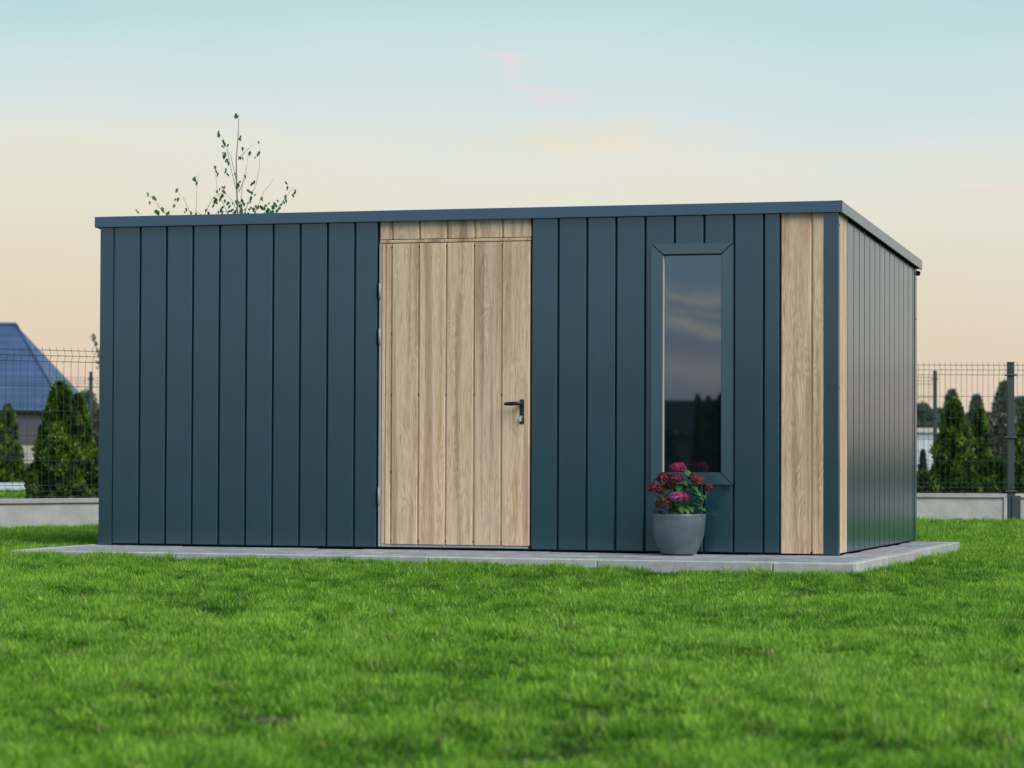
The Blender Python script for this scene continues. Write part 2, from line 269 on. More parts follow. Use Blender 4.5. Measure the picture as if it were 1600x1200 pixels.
# ------------------------------------------------------------------ helpers
def link(name, me, m, parent=None, smooth=False):
    o = bpy.data.objects.new(name, me); C.objects.link(o)
    if m is not None and not me.materials: me.materials.append(m)
    if parent is not None: o.parent = parent
    if smooth: me.polygons.foreach_set('use_smooth', [True]*len(me.polygons))
    return o
def tag(o, label=None, cat=None, group=None, kind=None):
    if label: o['label'] = label
    if cat: o['category'] = cat
    if group: o['group'] = group
    if kind: o['kind'] = kind
    return o
def thing(name, label, cat, loc=(0, 0, 0), rz=0, group=None):
    o = bpy.data.objects.new(name, None); C.objects.link(o); o.location = loc; o.rotation_euler = (0, 0, rz); o.empty_display_size = .1
    return tag(o, label, cat, group)
class MB:
    def __init__(s): s.v = []; s.f = []; s.mi = []
    def add(s, vs, fs, mi=0):
        k = len(s.v); s.v += [tuple(v) for v in vs]; s.f += [tuple(i+k for i in f) for f in fs]; s.mi += [mi]*len(fs)
    def box(s, x0, x1, y0, y1, z0, z1, mi=0):
        s.add([(x0, y0, z0), (x1, y0, z0), (x1, y1, z0), (x0, y1, z0), (x0, y0, z1), (x1, y0, z1), (x1, y1, z1), (x0, y1, z1)],
              [(0, 3, 2, 1), (4, 5, 6, 7), (0, 1, 5, 4), (1, 2, 6, 5), (2, 3, 7, 6), (3, 0, 4, 7)], mi)
    def prism(s, poly, ext, axis, mi=0):
        """extrude poly (list of 3D points) by vector ext"""
        n = len(poly); vs = [Vector(p) for p in poly] + [Vector(p)+Vector(ext) for p in poly]
        s.add(vs, [tuple(range(n)), tuple(range(2*n-1, n-1, -1))]+[(i, i+n, (i+1) % n+n, (i+1) % n) for i in range(n)], mi)
    def tube(s, pts, r, seg=5, mi=0, cap=True):
        pts = [Vector(p) for p in pts]; rr = r if isinstance(r, (list, tuple)) else [r]*len(pts); vs = []; fs = []
        for i, p in enumerate(pts):
            d = (pts[min(i+1, len(pts)-1)]-pts[max(i-1, 0)]).normalized(); a = d.cross(Vector((0, 0, 1)) if abs(d.z) < .9 else Vector((0, 1, 0))).normalized(); b_ = d.cross(a)
            for j in range(seg):
                t = 2*math.pi*j/seg; vs.append(p+(a*math.cos(t)+b_*math.sin(t))*rr[i])
        for i in range(len(pts)-1):
            for j in range(seg):
                q = (j+1) % seg; fs.append((i*seg+j, i*seg+q, (i+1)*seg+q, (i+1)*seg+j))
        if cap: fs += [tuple(range(seg)), tuple(range(len(vs)-1, len(vs)-seg-1, -1))]
        s.add(vs, fs, mi)
    def lathe(s, prof, seg=40, c=(0, 0, 0), mi=0):
        vs = [(c[0]+r*math.cos(2*math.pi*j/seg), c[1]+r*math.sin(2*math.pi*j/seg), c[2]+z) for r, z in prof for j in range(seg)]
        fs = [(i*seg+j, i*seg+(j+1) % seg, (i+1)*seg+(j+1) % seg, (i+1)*seg+j) for i in range(len(prof)-1) for j in range(seg)]
        s.add(vs, fs, mi)
    def build(s, name, m, parent=None, smooth=False, fix=True):
        me = bpy.data.meshes.new(name); me.from_pydata(s.v, [], s.f)
        if fix:
            bm = bmesh.new(); bm.from_mesh(me); bmesh.ops.recalc_face_normals(bm, faces=bm.faces); bm.to_mesh(me); bm.free()
        ms = m if isinstance(m, (list, tuple)) else [m]
        for q in ms: me.materials.append(q)
        if len(ms) > 1: me.polygons.foreach_set('material_index', s.mi)
        return link(name, me, None, parent, smooth)
def bevel(o, w=.003, seg=1):
    me = o.data; bm = bmesh.new(); bm.from_mesh(me); bmesh.ops.bevel(bm, geom=bm.edges[:], offset=w, segments=seg, affect='EDGES', clamp_overlap=True); bm.to_mesh(me); bm.free(); return o
def np_mesh(name, verts, faces_flat, nper, m, parent=None):
    """fast mesh of equal-sized faces"""
    me = bpy.data.meshes.new(name); nf = len(faces_flat)//nper
    me.vertices.add(len(verts)); me.vertices.foreach_set('co', np.ascontiguousarray(verts, dtype=np.float32).ravel())
    me.loops.add(len(faces_flat)); me.loops.foreach_set('vertex_index', np.ascontiguousarray(faces_flat, dtype=np.int32))
    me.polygons.add(nf); me.polygons.foreach_set('loop_start', np.arange(0, nf*nper, nper, dtype=np.int32)); me.update(calc_edges=True); me.validate()
    me.materials.append(m); return link(name, me, None, parent)
_L = rng.random((4, 128, 128))
def vnoise(x, y, s, k=0):
    x = x*s+1000; y = y*s+1000; xi = np.floor(x).astype(int); yi = np.floor(y).astype(int); fx = x-xi; fy = y-yi; fx = fx*fx*(3-2*fx); fy = fy*fy*(3-2*fy)
    g = lambda a, b_: _L[k, a % 128, b_ % 128]
    return (g(xi, yi)*(1-fx)+g(xi+1, yi)*fx)*(1-fy)+(g(xi, yi+1)*(1-fx)+g(xi+1, yi+1)*fx)*fy

# ------------------------------------------------------------------ ground
LAWN = -.047
def gh(x, y):
    """lawn level: falls a little towards the right front corner of the paving"""
    a = np.clip((np.asarray(x)-1.6)/3.4, 0, 1); b_ = np.clip((9-np.asarray(y))/5, 0, 1)*np.clip((np.asarray(y)+9)/5, 0, 1)
    return LAWN-.030*a*a*(3-2*a)*b_
gx = np.concatenate([[-1500, -300, -60], np.arange(-20, 24.1, .5), [60, 300, 1500]]); gy = gx
VX, VY = np.meshgrid(gx, gy, indexing='ij'); GV = np.stack([VX.ravel(), VY.ravel(), gh(VX, VY).ravel()], 1); k_ = len(gx)
ii, jj = np.meshgrid(np.arange(k_-1), np.arange(k_-1), indexing='ij'); b0 = (ii*k_+jj).ravel()
GF = np.stack([b0, b0+k_, b0+k_+1, b0+1], 1).ravel()
gr = np_mesh('lawn', GV, GF, 4, M_GROUND); tag(gr, kind='structure')
# pale drive beyond the fences
g = MB(); a, b_, c_, d_ = gat(-260, 43.5, 0), gat(120, 43.5, 0), gat(90, 51.5, 0), gat(-300, 51.5, 0)
g.prism([(p.x, p.y, LAWN+.0) for p in (a, b_, c_, d_)], (0, 0, .012), 0); tag(g.build('driveway', M_ROAD), kind='structure')

# bare earth patches in the lawn
def patch(px, z, r, sq):
    c = gat(px, z, LAWN); c.z = float(gh(c.x, c.y))+.004; mbp = MB(); pts = []
    for j in range(18):
        t = 2*math.pi*j/18; rr = r*(.75+.4*random.random()); pts.append((c.x+rr*math.cos(t), c.y+rr*sq*math.sin(t), c.z))
    mbp.add(pts+[(c.x, c.y, c.z)], [(j, (j+1) % 18, 18) for j in range(18)]); tag(mbp.build('soil_patch', M_BARE), kind='structure')
PATCH = [(104, 9.15, .085, 3.0), (925, 6.95, .09, 1.8), (835, 6.88, .06, 2.0), (550, 10.7, .05, 2.6), (415, 7.0, .04, 1.8), (1190, 14.75, .08, 1.6)]
for p in PATCH: patch(*p)

# ------------------------------------------------------------------ paved apron
SX0, SX1, SY0, SY1 = .105, 5.197, -1.062, 2.80
ap = bpy.data.objects.new('paved_apron', None); C.objects.link(ap); ap.location = (SX0, SY0, LAWN); ap['kind'] = 'structure'
ap.empty_display_size = .1
def child_box(name, x0, x1, y0, y1, z0, z1, m, parent, bv=.004):
    """box mesh with its own origin, under parent"""
    q = MB(); hx, hy, hz = (x1-x0)/2, (y1-y0)/2, (z1-z0)/2; q.box(-hx, hx, -hy, hy, -hz, hz); o = q.build(name, m, parent)
    if bv: bevel(o, bv)
    o.location = Vector(((x0+x1)/2, (y0+y1)/2, (z0+z1)/2))-parent.location; return o
q = MB(); q.box(SX0+.05, SX1-.05, SY0+.05, SY1-.05, LAWN-.1, -.012); o = q.build('bedding', M_DARK, ap); o.location = -ap.location
CW = .06
def curb_run(p, fixed, a0, a1, lo, hi, off=0):
    x = a0; first = True
    while x < a1-.01:
        w = min((off if first and off else 1.0), a1-x); first = False
        if p == 'x': child_box('curb_stone', x+.002, x+w-.002, lo, hi, -.16, random.uniform(-.003, .0), M_CURB, ap, .006)
        else: child_box('curb_stone', lo, hi, x+.002, x+w-.002, -.16, random.uniform(-.003, 0.0), M_CURB, ap, .006)
        x += w
curb_run('x', 0, SX0, SX1, SY0, SY0+CW, .634)
curb_run('y', 0, SY0+CW+.002, SY1, SX1-CW, SX1)
curb_run('y', 0, SY0+CW+.002, SY1, SX0, SX0+CW)
curb_run('x', 0, SX0+CW+.002, SX1-CW-.002, SY1-CW, SY1)
# pavers in front and to the right of the walls, 0.3 x 0.2, staggered
def pave(x0, x1, y0, y1):
    y = y0; r_ = 0
    while y < y1-.02:
        h = min(.2, y1-y); x = x0-(.15 if r_ % 2 else 0)
        while x < x1-.01:
            a_, b_ = max(x, x0), min(x+.3, x1)
            if b_-a_ > .03:
                child_box('paver', a_+.003, b_-.003, y+.003, y+h-.003, -.06, random.uniform(-.006, -.001), M_PAVER, ap, .004)
            x += .3
        y += h; r_ += 1
pave(SX0+CW+.002, SX1-CW-.002, SY0+CW+.002, .018)
pave(4.88, SX1-CW-.002, .022, SY1-CW-.002)

# ------------------------------------------------------------------ shed
XL, XR, YB = .185, 4.9, 2.815
shed = thing('garden_shed', 'blue-grey clad garden shed with oak-look door and gently sloping roof on grey paving', 'shed', (XL, 0, 0))
def loc(o, p):      # origin at p (mesh built in world coordinates)
    o.data.transform(Matrix.Translation(-Vector(p))); par = o.parent; off = Vector((0, 0, 0))
    while par is not None: off += par.location; par = par.parent
    o.location = Vector(p)-off; return o
ZF, ZB, YF0, YB0 = 2.0698, 1.906, -.0313, 2.896
def ztop(y): return ZF+(ZB-ZF)*(y-YF0)/(YB0-YF0)     # top of the roof edge
HF = .0667
def wtop(y): return ztop(y)-HF+.012                  # wall heads run up behind the edge trim
Z0 = .012
# wall core behind the cladding
q = MB(); e = .0165
q.prism([(XL+e, e, .004), (XL+e, YB-e, .004), (XL+e, YB-e, wtop(YB)-.01), (XL+e, e, wtop(0)-.01)], (XR-XL-2*e, 0, 0), 0)
loc(q.build('wall_core', M_CORE, shed), (XL, 0, 0))
for bx0, bx1, bz0 in ((4.57, 4.81, .02), (2.065, 3.018, 1.9)):
    q = MB(); q.box(bx0, bx1, .0125, .0165, bz0, wtop(0)-.01); loc(q.build('oak_backing', M_OAK, shed), (bx0, 0, bz0))

def clad_front(x0, x1, z0, z1, m, name='cladding_panel', y=0, d=.016, c=.005, parent=None):
    q = MB(); q.prism([(x0, y+d, z0), (x0, y+c*.8, z0), (x0+c, y, z0), (x1-c, y, z0), (x1, y+c*.8, z0), (x1, y+d, z0)], (0, 0, z1-z0), 0)
    return loc(q.build(name, m, parent or shed), ((x0+x1)/2, y, z0))
GW = .0115   # groove
seams = [.4537+.18*k for k in range(9)]
edges = [.272]+seams+[2.052]
for i in range(len(edges)-1):
    a_, b_ = edges[i], edges[i+1]
    clad_front(a_+(GW/2 if i else .001), b_-(GW/2 if i < len(edges)-2 else .012), Z0, wtop(0), M_CLAD, c=.0045)
seams = [3.1963+.18*k for k in range(8)]
edges = [3.028]+seams+[4.558]
wx0, wx1, wz0, wz1 = 3.781, 4.277, .408, 1.836
for i in range(len(edges)-1):
    a_, b_ = edges[i]+(GW/2 if i else .006), edges[i+1]-(GW/2 if i < len(edges)-2 else .008)
    if a_ > wx0-.02 and b_ < wx1+.02 or (a_ < wx1-.03 and b_ > wx0+.03):
        clad_front(a_, b_, Z0, wz0+.03, M_CLAD); clad_front(a_, b_, wz1-.03, wtop(0), M_CLAD)
        if a_ < wx0: clad_front(a_, wx0+.02, wz0+.03, wz1-.03, M_CLAD)
        if b_ > wx1: clad_front(wx1-.02, b_, wz0+.03, wz1-.03, M_CLAD)
    else: clad_front(a_, b_, Z0, wtop(0), M_CLAD)
# oak strip and corner trims on the front
clad_front(4.562, 4.737, Z0-.004, wtop(0), M_OAK, 'oak_board')
clad_front(4.749, 4.818, Z0-.004, wtop(0), M_OAK, 'oak_board')
def trim(pts, z0, z1f, name='corner_trim', m=M_TRIM):
    q = MB(); n_ = len(pts); vs = [(x_, y_, z0) for x_, y_ in pts]+[(x_, y_, z1f(y_)) for x_, y_ in pts]
    q.add(vs, [tuple(range(n_)), tuple(range(n_, 2*n_))]+[(i, (i+1) % n_, (i+1) % n_+n_, i+n_) for i in range(n_)])
    return loc(q.build(name, m, shed), (pts[0][0], pts[0][1], z0))
t_ = .004
trim([(4.818, -t_), (XR+t_-.003, -t_), (XR+t_, -t_+.003), (XR+t_, .043), (XR-.018, .043), (XR-.018, .012), (4.818, .012)], .004, wtop)
trim([(XL-t_, -t_), (.271, -t_), (.271, .010), (XL+.016, .010), (XL+.016, .08), (XL-t_, .08)], .004, wtop)
trim([(XR+t_, 2.738), (XR+t_, YB+t_), (XR-.08, YB+t_), (XR-.08, YB-.014), (XR-.016, YB-.014), (XR-.016, 2.738)], .004, wtop)
trim([(XL-t_, YB-.08), (XL+.016, YB-.08), (XL+.016, YB-.014), (XL+.08, YB-.014), (XL+.08, YB+t_), (XL-t_, YB+t_)], .004, wtop)
# side cladding (right wall, and the left wall nobody sees in full)
def clad_side(y0, y1, m, xs=XR, sgn=1, name='cladding_panel', c=.002, d=.016):
    q = MB(); X = lambda v: xs-sgn*v
    prof = [(X(d), y0), (X(c*.8), y0), (X(0), y0+c), (X(0), y1-c), (X(c*.8), y1), (X(d), y1)]
    vs = [(a_, b_, Z0) for a_, b_ in prof]+[(a_, b_, wtop(b_)) for a_, b_ in prof]; n_ = 6
    q.add(vs, [tuple(range(n_)), tuple(range(n_, 12))]+[(i, (i+1) % n_, (i+1) % n_+n_, i+n_) for i in range(n_)])
    return loc(q.build(name, m, shed), (xs, (y0+y1)/2, Z0))
clad_side(.045, .100, M_OAK, name='oak_board'); clad_side(.106, .288, M_OAK, name='oak_board')
ys = [.3]+[.5015+.18*k for k in range(13)]+[2.736]
ys = [y for y in ys if y < 2.70]+[2.736]
for i in range(len(ys)-1):
    clad_side(ys[i]+(.008 if i else 0), ys[i+1]-(.008 if i < len(ys)-2 else .001), M_CLAD)
for k in range(15): clad_side(.085+.18*k, min(.085+.18*(k+1)-.012, 2.73), M_CLAD, XL, -1)
q = MB(); q.box(XL+.085, XR-.085, YB-.015, YB, Z0, wtop(YB)); loc(q.build('rear_cladding', M_CLAD, shed), (XL+.085, YB, Z0))
# roof: deck plus edge trims with a drip lip
RX0, RX1 = XL-.0321, XR+.0277
q = MB(); q.prism([(RX0+.012, YF0+.012, ztop(YF0)-.055), (RX0+.012, YB0-.01, ztop(YB0)-.055), (RX0+.012, YB0-.01, ztop(YB0)-.010), (RX0+.012, YF0+.012, ztop(YF0)-.010)], (RX1-RX0-.024, 0, 0), 0)
roof = loc(q.build('roof', M_DARK, shed), (XL, 0, ZF))
def fascia(pts):
    q = MB(); q.prism(*pts, 0); return q
q = MB()
q.prism([(RX0, YF0, ZF-HF+.004), (RX0, YF0, ZF-.003), (RX0, YF0+.003, ZF), (RX0, YF0+.05, ZF-.002), (RX0, YF0+.05, ZF-.008), (RX0, YF0+.008, ZF-.008), (RX0, YF0+.008, ZF-HF), (RX0, YF0-.003, ZF-HF)], (RX1-RX0, 0, 0), 0)
loc(q.build('roof_fascia', M_FASC, roof), ((RX0+RX1)/2, YF0, ZF))
for xs, sg in ((RX1, 1), (RX0, -1)):
    q = MB(); x1_, x2_ = xs, xs-sg*.008; y0_ = YF0-.0005 if sg > 0 else YF0+.0085
    prof = lambda y_: [(xs, y_, ztop(y_)-HF+.004), (xs, y_, ztop(y_)-.003), (xs-sg*.003, y_, ztop(y_)+.001), (xs-sg*.05, y_, ztop(y_)-.001), (xs-sg*.05, y_, ztop(y_)-.007), (x2_, y_, ztop(y_)-.008), (x2_, y_, ztop(y_)-HF), (xs+sg*.003, y_, ztop(y_)-HF)]
    P0, P1 = prof(y0_), prof(YB0); q.add(P0+P1, [tuple(range(8)), tuple(range(8, 16))]+[(i, (i+1) % 8, (i+1) % 8+8, i+8) for i in range(8)])
    loc(q.build('roof_fascia', M_TRIM if sg > 0 else M_FASC, roof), (xs, (YF0+YB0)/2, ZF))
q = MB(); q.box(RX0+.01, RX1-.01, YB0-.012, YB0-.003, ZB-.06, ZB-.003); loc(q.build('roof_fascia', M_FASC, roof), (RX0, YB0, ZB))
# gutter behind the low edge
q = MB(); gz = ZB-.075; pr = [(math.cos(t)*.032, math.sin(t)*.032) for t in [math.pi*(1+j/8) for j in range(9)]]+[(math.cos(t)*.028, math.sin(t)*.028) for t in [math.pi*(2-j/8) for j in range(9)]]
q.prism([(RX0+.02, YB+.038+a_, gz+b_) for a_, b_ in pr], (RX1-RX0-.03, 0, 0), 0); loc(q.build('gutter', M_BLACK, shed), (RX0, YB, gz))

# door: transom boards above, frame, boards, hinges, handle
dg = [2.138, 2.3145, 2.491, 2.669, 2.845]
tb = [2.058]+dg+[3.024]
for i in range(6):
    clad_front(tb[i]+(.006 if i else 0), tb[i+1]-(.006 if i < 5 else 0), 1.895, wtop(0), M_OAK, 'transom_board')
door = bpy.data.objects.new('door', None); C.objects.link(door); door.parent = shed; door.location = Vector((2.06, 0, 0))-shed.location; door['label'] = 'closed oak-look boarded door with black lever handle'; door.empty_display_size = .1
def dbox(name, x0, x1, y0, y1, z0, z1, m, bv=0):
    q = MB(); q.box(x0, x1, y0, y1, z0, z1); o = q.build(name, m, door)
    if bv: bevel(o, bv)
    return loc(o, ((x0+x1)/2, (y0+y1)/2, (z0+z1)/2))
dbox('door_leaf', 2.078, 3.019, .0005, .0162, .032, 1.868, M_OAK)
dbox('header_rail', 2.060, 3.023, -.006, .014, 1.872, 1.890, M_OAK, .002)
dbox('edge_rail', 2.056, 2.071, -.007, .014, .014, 1.8705, M_STEEL, .002)
dbox('sill_rail', 2.0725, 3.012, -.006, .014, .013, .0285, M_STEEL, .002)
def dboard(x0, x1, y=-.012): return clad_front(x0, x1, .031, 1.867, M_OAK, 'door_board', y, .0115, .0035, door)
dboard(2.0745, 2.097, -.006); dboard(2.101, 2.133, -.009)
db = dg+[3.021]
for i in range(5): dboard(db[i]+.0055, db[i+1]-(.0055 if i < 4 else 0))
scr = MB(); scr.lathe([(0.0, -.003), (.0045, -.0025), (.006, -.001), (.006, .001)], 10); sm = bpy.data.meshes.new('screw'); sm.from_pydata(scr.v, [], scr.f); sm.materials.append(M_SCREW); sm.transform(Matrix.Rotation(-math.pi/2, 4, 'X').inverted() if False else Matrix.Rotation(math.radians(-90), 4, 'X'))
def screw(x, y, z, parent=door, rz=0, s=1):
    o = bpy.data.objects.new('screw', sm); C.objects.link(o); o.parent = parent; off = parent.location+(parent.parent.location if parent.parent else Vector()); o.location = Vector((x, y, z))-off; o.rotation_euler = (0, 0, rz); o.scale = (s,)*3
for xg in [2.099]+dg:
    for z_ in (1.846, .942, .052): screw(xg, -.001, z_)
screw(2.099, -.001, 1.59); screw(2.137, -.001, 1.315); screw(2.137, -.001, .47); screw(2.099, -.001, .345)
for z0, z1 in ((1.534, 1.625), (1.256, 1.346), (.276, .374)):
    o = dbox('hinge', 2.055, 2.0725, -.013, -.0075, z0, z1, M_STEEL, .002)
    q = MB(); q.tube([(2.0625, -.014, z0-.004), (2.0625, -.014, z1)], .006, 10); loc(q.build('hinge_pin', M_STEEL, door, True), (2.0625, -.014, z0))
# handle
dbox('handle_plate', 2.962, 2.990, -.0165, -.0104, .763, .913, M_BLACK, .003)
q = MB(); q.tube([(2.976, -.016, .888), (2.976, -.052, .888), (2.974, -.062, .888)], [.012, .0105, .0115], 14)
q.tube([(2.982, -.062, .888), (2.955, -.064, .887), (2.93, -.065, .886), (2.905, -.064, .885), (2.884, -.060, .884), (2.876, -.058, .884)], [.0125, .0115, .0122, .0115, .009, .003], 14)
loc(q.build('lever_handle', M_BLACK, door, True), (2.976, -.05, .888))
q = MB(); q.tube([(2.974, -.016, .806), (2.974, -.024, .806)], .0085, 14); q.box(2.969, 2.979, -.022, -.0166, .780, .800); q.box(2.9725, 2.9755, -.040, -.022, .798, .815); q.tube([(2.972, -.036, .806), (2.972, -.038, .781)], .006, 8)
loc(q.build('lock_cylinder', M_BRASS, door, False), (2.974, -.02, .80))
for z_ in (.902, .772): screw(2.976, -.0165, z_)

# window
win = bpy.data.objects.new('window', None); C.objects.link(win); win.parent = shed; win.location = Vector(((wx0+wx1)/2, 0, wz0))-shed.location; win['label'] = 'tall narrow fixed window with mitred grey frame, mirroring the dusk sky'; win.empty_display_size = .1
gx0, gx1, gz0, gz1 = 3.853, 4.205, .477, 1.767
def bar(p0, p1, p2, p3, gap=.0012):
    """mitred frame bar: outer edge p0-p1, inner edge p3-p2, in the wall plane"""
    q = MB(); yo, yi = -.022, -.017
    c = Vector(((p0[0]+p1[0]+p2[0]+p3[0])/4, (p0[1]+p1[1]+p2[1]+p3[1])/4))
    P = [Vector(p) for p in (p0, p1, p2, p3)]; sh = lambda p, k: p+(c-p).normalized()*k
    A = [sh(p, gap) for p in P]; B = [sh(p, gap+.0045) for p in P]
    q.add([(p.x, .012, p.y) for p in A]+[(p.x, -.0175, p.y) for p in A]+[(p.x, yo, p.y) for p in B],
          [(0, 1, 2, 3), (8, 9, 10, 11)]+[(i, (i+1) % 4, (i+1) % 4+4, i+4) for i in range(4)]+[(i+4, (i+1) % 4+4, (i+1) % 4+8, i+8) for i in range(4)])
    return loc(q.build('frame_bar', M_WIN, win), (c.x, yo, c.y))
O = [(wx0, wz0), (wx1, wz0), (wx1, wz1), (wx0, wz1)]; I = [(gx0-.004, gz0-.004), (gx1+.004, gz0-.004), (gx1+.004, gz1+.006), (gx0-.004, gz1+.006)]
for i in range(4): j = (i+1) % 4; bar(O[i], O[j], I[j], I[i])
def wbox(name, x0, x1, y0, y1, z0, z1, m):
    q = MB(); q.box(x0, x1, y0, y1, z0, z1); return loc(q.build(name, m, win), ((x0+x1)/2, y0, z0))
wbox('glazing_bead', gx0-.0035, gx0+.002, -.010, .004, gz0, gz1, M_SEAL)
wbox('glazing_bead', gx1-.001, gx1+.0035, -.012, .006, gz0, gz1, M_WIN)
wbox('glazing_bead', gx0+.002, gx1-.001, -.012, .006, gz0-.0035, gz0+.003, M_WIN)
wbox('glazing_bead', gx0+.002, gx1-.001, .001, .006, gz1-.002, gz1+.0055, M_BLACK)
wbox('glass_pane', gx0+.0021, gx1-.0011, .0045, .009, gz0+.0031, gz1-.0021, M_GLASS)
# trim screws
for z_ in (.28, .98, 1.93): screw(XR+t_, .024, z_, shed, math.pi/2, .9)
for z_ in (.14, .92, 1.5): screw(XR+t_, 2.765, z_, shed, math.pi/2, .9)
for z_ in (.36, 1.28): screw(.235, -t_, z_, shed, 0, .9)

# ------------------------------------------------------------------ flower pot and hydrangea
PC = Vector((3.992, -.185, 0))
pot = thing('flower_pot', 'grey glazed round pot on the paving under the window', 'pot', PC)
q = MB(); q.lathe([(0, .002), (.098, .002), (.104, .006), (.107, .012), (.1105, .020), (.125, .042), (.139, .075), (.1485, .11), (.1535, .145), (.1565, .18), (.1585, .215), (.1595, .232), (.1585, .2375), (.154, .2385), (.1505, .234), (.149, .20), (.146, .15)], 64)
q.build('pot_body', M_POT, pot, True)
q = MB(); q.lathe([(.1465, .198), (.10, .204), (.05, .209), (0.0, .207)], 24); q.build('soil', M_SOIL, pot, True)
hyd = thing('hydrangea', 'potted hydrangea with crimson and pink fading flower heads in front of the window', 'flowering plant', PC+Vector((0, 0, .205)))
kf = 16.75
def hp(px, py, dy=0): p = at(px, py, kf); p.y += dy; return p-hyd.location
def head(px, py, r, m, flat=.8, dy=0, n_=90):
    c = hp(px, py, dy); q = MB()
    for i in range(n_):
        z = random.uniform(-.45, 1); t = random.uniform(0, 2*math.pi); s_ = math.sqrt(1-z*z)
        d = Vector((s_*math.cos(t), s_*math.sin(t), z)); p = c+Vector((d.x*r, d.y*r, d.z*r*flat))*random.uniform(.82, 1.06)
        nrm = (d+Vector([random.uniform(-.45, .45) for _ in range(3)])).normalized(); a_ = nrm.orthogonal().normalized(); b_ = nrm.cross(a_); ro = random.uniform(0, 1.57); sz = random.uniform(.006, .0105)
        for k in range(4):
            u = ro+k*math.pi/2; e1 = a_*math.cos(u)+b_*math.sin(u); e2 = a_*math.cos(u+math.pi/2)+b_*math.sin(u+math.pi/2)
            lift = nrm*sz*.35
            q.add([p, p+e1*sz*.65+e2*sz*.42+lift*.6, p+e1*sz+lift, p+e1*sz*.65-e2*sz*.42+lift*.6], [(0, 1, 2, 3)])
    q.build('flower_head', m, hyd, fix=False)
    return c
def stem(p0, p1, bend=Vector((0, 0, 0)), r=.0022, m=M_HSTEM):
    p0, p1 = Vector(p0), Vector(p1); mid = (p0+p1)/2+bend; pts = []
    for i in range(7):
        t = i/6; pts.append(p0*(1-t)**2+mid*2*t*(1-t)+p1*t*t)
    q = MB(); q.tube(pts, [r*(1.2-.5*i/6) for i in range(7)], 6); q.build('stem', m, hyd, True)
HEADS = [(1060, 731, .047, M_PINK, .62, .0), (1038, 748, .044, M_CRIM, .8, .01), (1058, 749, .043, M_CRIM, .8, -.03), (1049, 756, .028, M_CRIM, .8, -.01), (1082, 746, .032, M_BROWN, .7, .03), (1091, 751, .034, M_CORAL, .8, -.01),
         (1025, 764, .038, M_CRIM, .85, -.02), (1036, 767, .036, M_BROWN, .85, .01), (1061, 777, .042, M_VIOL, .7, -.07), (1070, 777, .034, M_PINK, .8, -.055), (1041, 788, .047, M_BROWN, .85, -.06), (1107.5, 762, .021, M_CORAL, .8, .0)]
for hx_, hy_, r_, m_, fl, dy_ in HEADS:
    c = head(hx_, hy_, r_*1.0, m_, fl, dy_, int(110+2600*r_)); base = Vector((c.x*.18, c.y*.2-.0, .0)); stem(base, c-Vector((0, 0, r_*.3)), Vector((c.x*.35, 0, .02)))
stem((.03, 0, 0), hp(1075, 757), Vector((.0, -.01, .07)), .0028); stem((.03, -.01, 0), hp(1089, 754), Vector((-.04, -.02, .11)), .0024)
stem((.06, 0, .0), hp(1105, 765), Vector((.03, 0, -.03)), .0028)
def hleaf(p, d, nrm, L_, w, m=M_HLEAF):
    p, d = Vector(p), Vector(d).normalized(); s_ = d.cross(Vector(nrm)).normalized(); nn = s_.cross(d); vs = []; fs = []
    K = 6
    for i in range(K+1):
        t = i/K; ww = w*math.sin(math.pi*min(1, t**.75*.97+.03))**.8; dr = nn*(-.35*L_*t*t); c = p+d*L_*t+dr
        vs += [c-s_*ww+nn*ww*.35, c, c+s_*ww+nn*ww*.35]
    for i in range(K):
        for j in (0, 1): a_ = i*3+j; fs.append((a_, a_+1, a_+4, a_+3))
    q = MB(); q.add(vs, fs); q.build('leaf', m, hyd, True, fix=False)
LV = [(1052, 762, .07, -.9), (1062, 760, .07, .3), (1075, 740, .06, .8), (1070, 753, .06, .6), (1078, 764, .05, 1), (1033, 757, .05, -.7), (1045, 769, .055, -.5), (1088, 762, .05, .9), (1092, 770, .055, 1.0), (1098, 778, .045, .8), (1086, 785, .06, .9), (1092, 792, .05, .8), (1080, 792, .06, .6),
      (1101, 776, .035, 1), (1056, 797, .05, -.3), (1068, 795, .05, .2), (1050, 775, .05, -.9), (1030, 778, .05, -1), (1048, 798, .05, -.5), (1076, 798, .045, .7), (1099, 795, .045, 1.1), (1084, 773, .045, .8), (1040, 775, .05, -.6), (1066, 767, .05, .1)]
for lx, ly, L_, sd_ in LV:
    p = hp(lx, ly, random.uniform(-.05, .02)); d = Vector((sd_, random.uniform(-.9, -.1), random.uniform(-.5, .35))).normalized()
    hleaf(p-d*L_*.5, d, Vector((random.uniform(-.3, .3), random.uniform(-.8, -.1), 1)), L_*1.05, L_*.33)
for i in range(60):
    t = random.uniform(0, 6.28); rr = random.uniform(.02, .11); d = Vector((math.cos(t), math.sin(t), random.uniform(.1, 1.0))).normalized()
    hleaf(Vector((rr*math.cos(t), rr*math.sin(t), random.uniform(.0, .15-rr*.6))), d, Vector((0, 0, 1)), random.uniform(.04, .07), random.uniform(.013, .02))
for i in range(16):
    t = random.uniform(0, 6.28); rr = random.uniform(.01, .08); stem((rr*math.cos(t), rr*math.sin(t), -.003), (rr*1.4*math.cos(t), rr*1.2*math.sin(t), random.uniform(.04, .12)), Vector((0, 0, .01)), .0015)

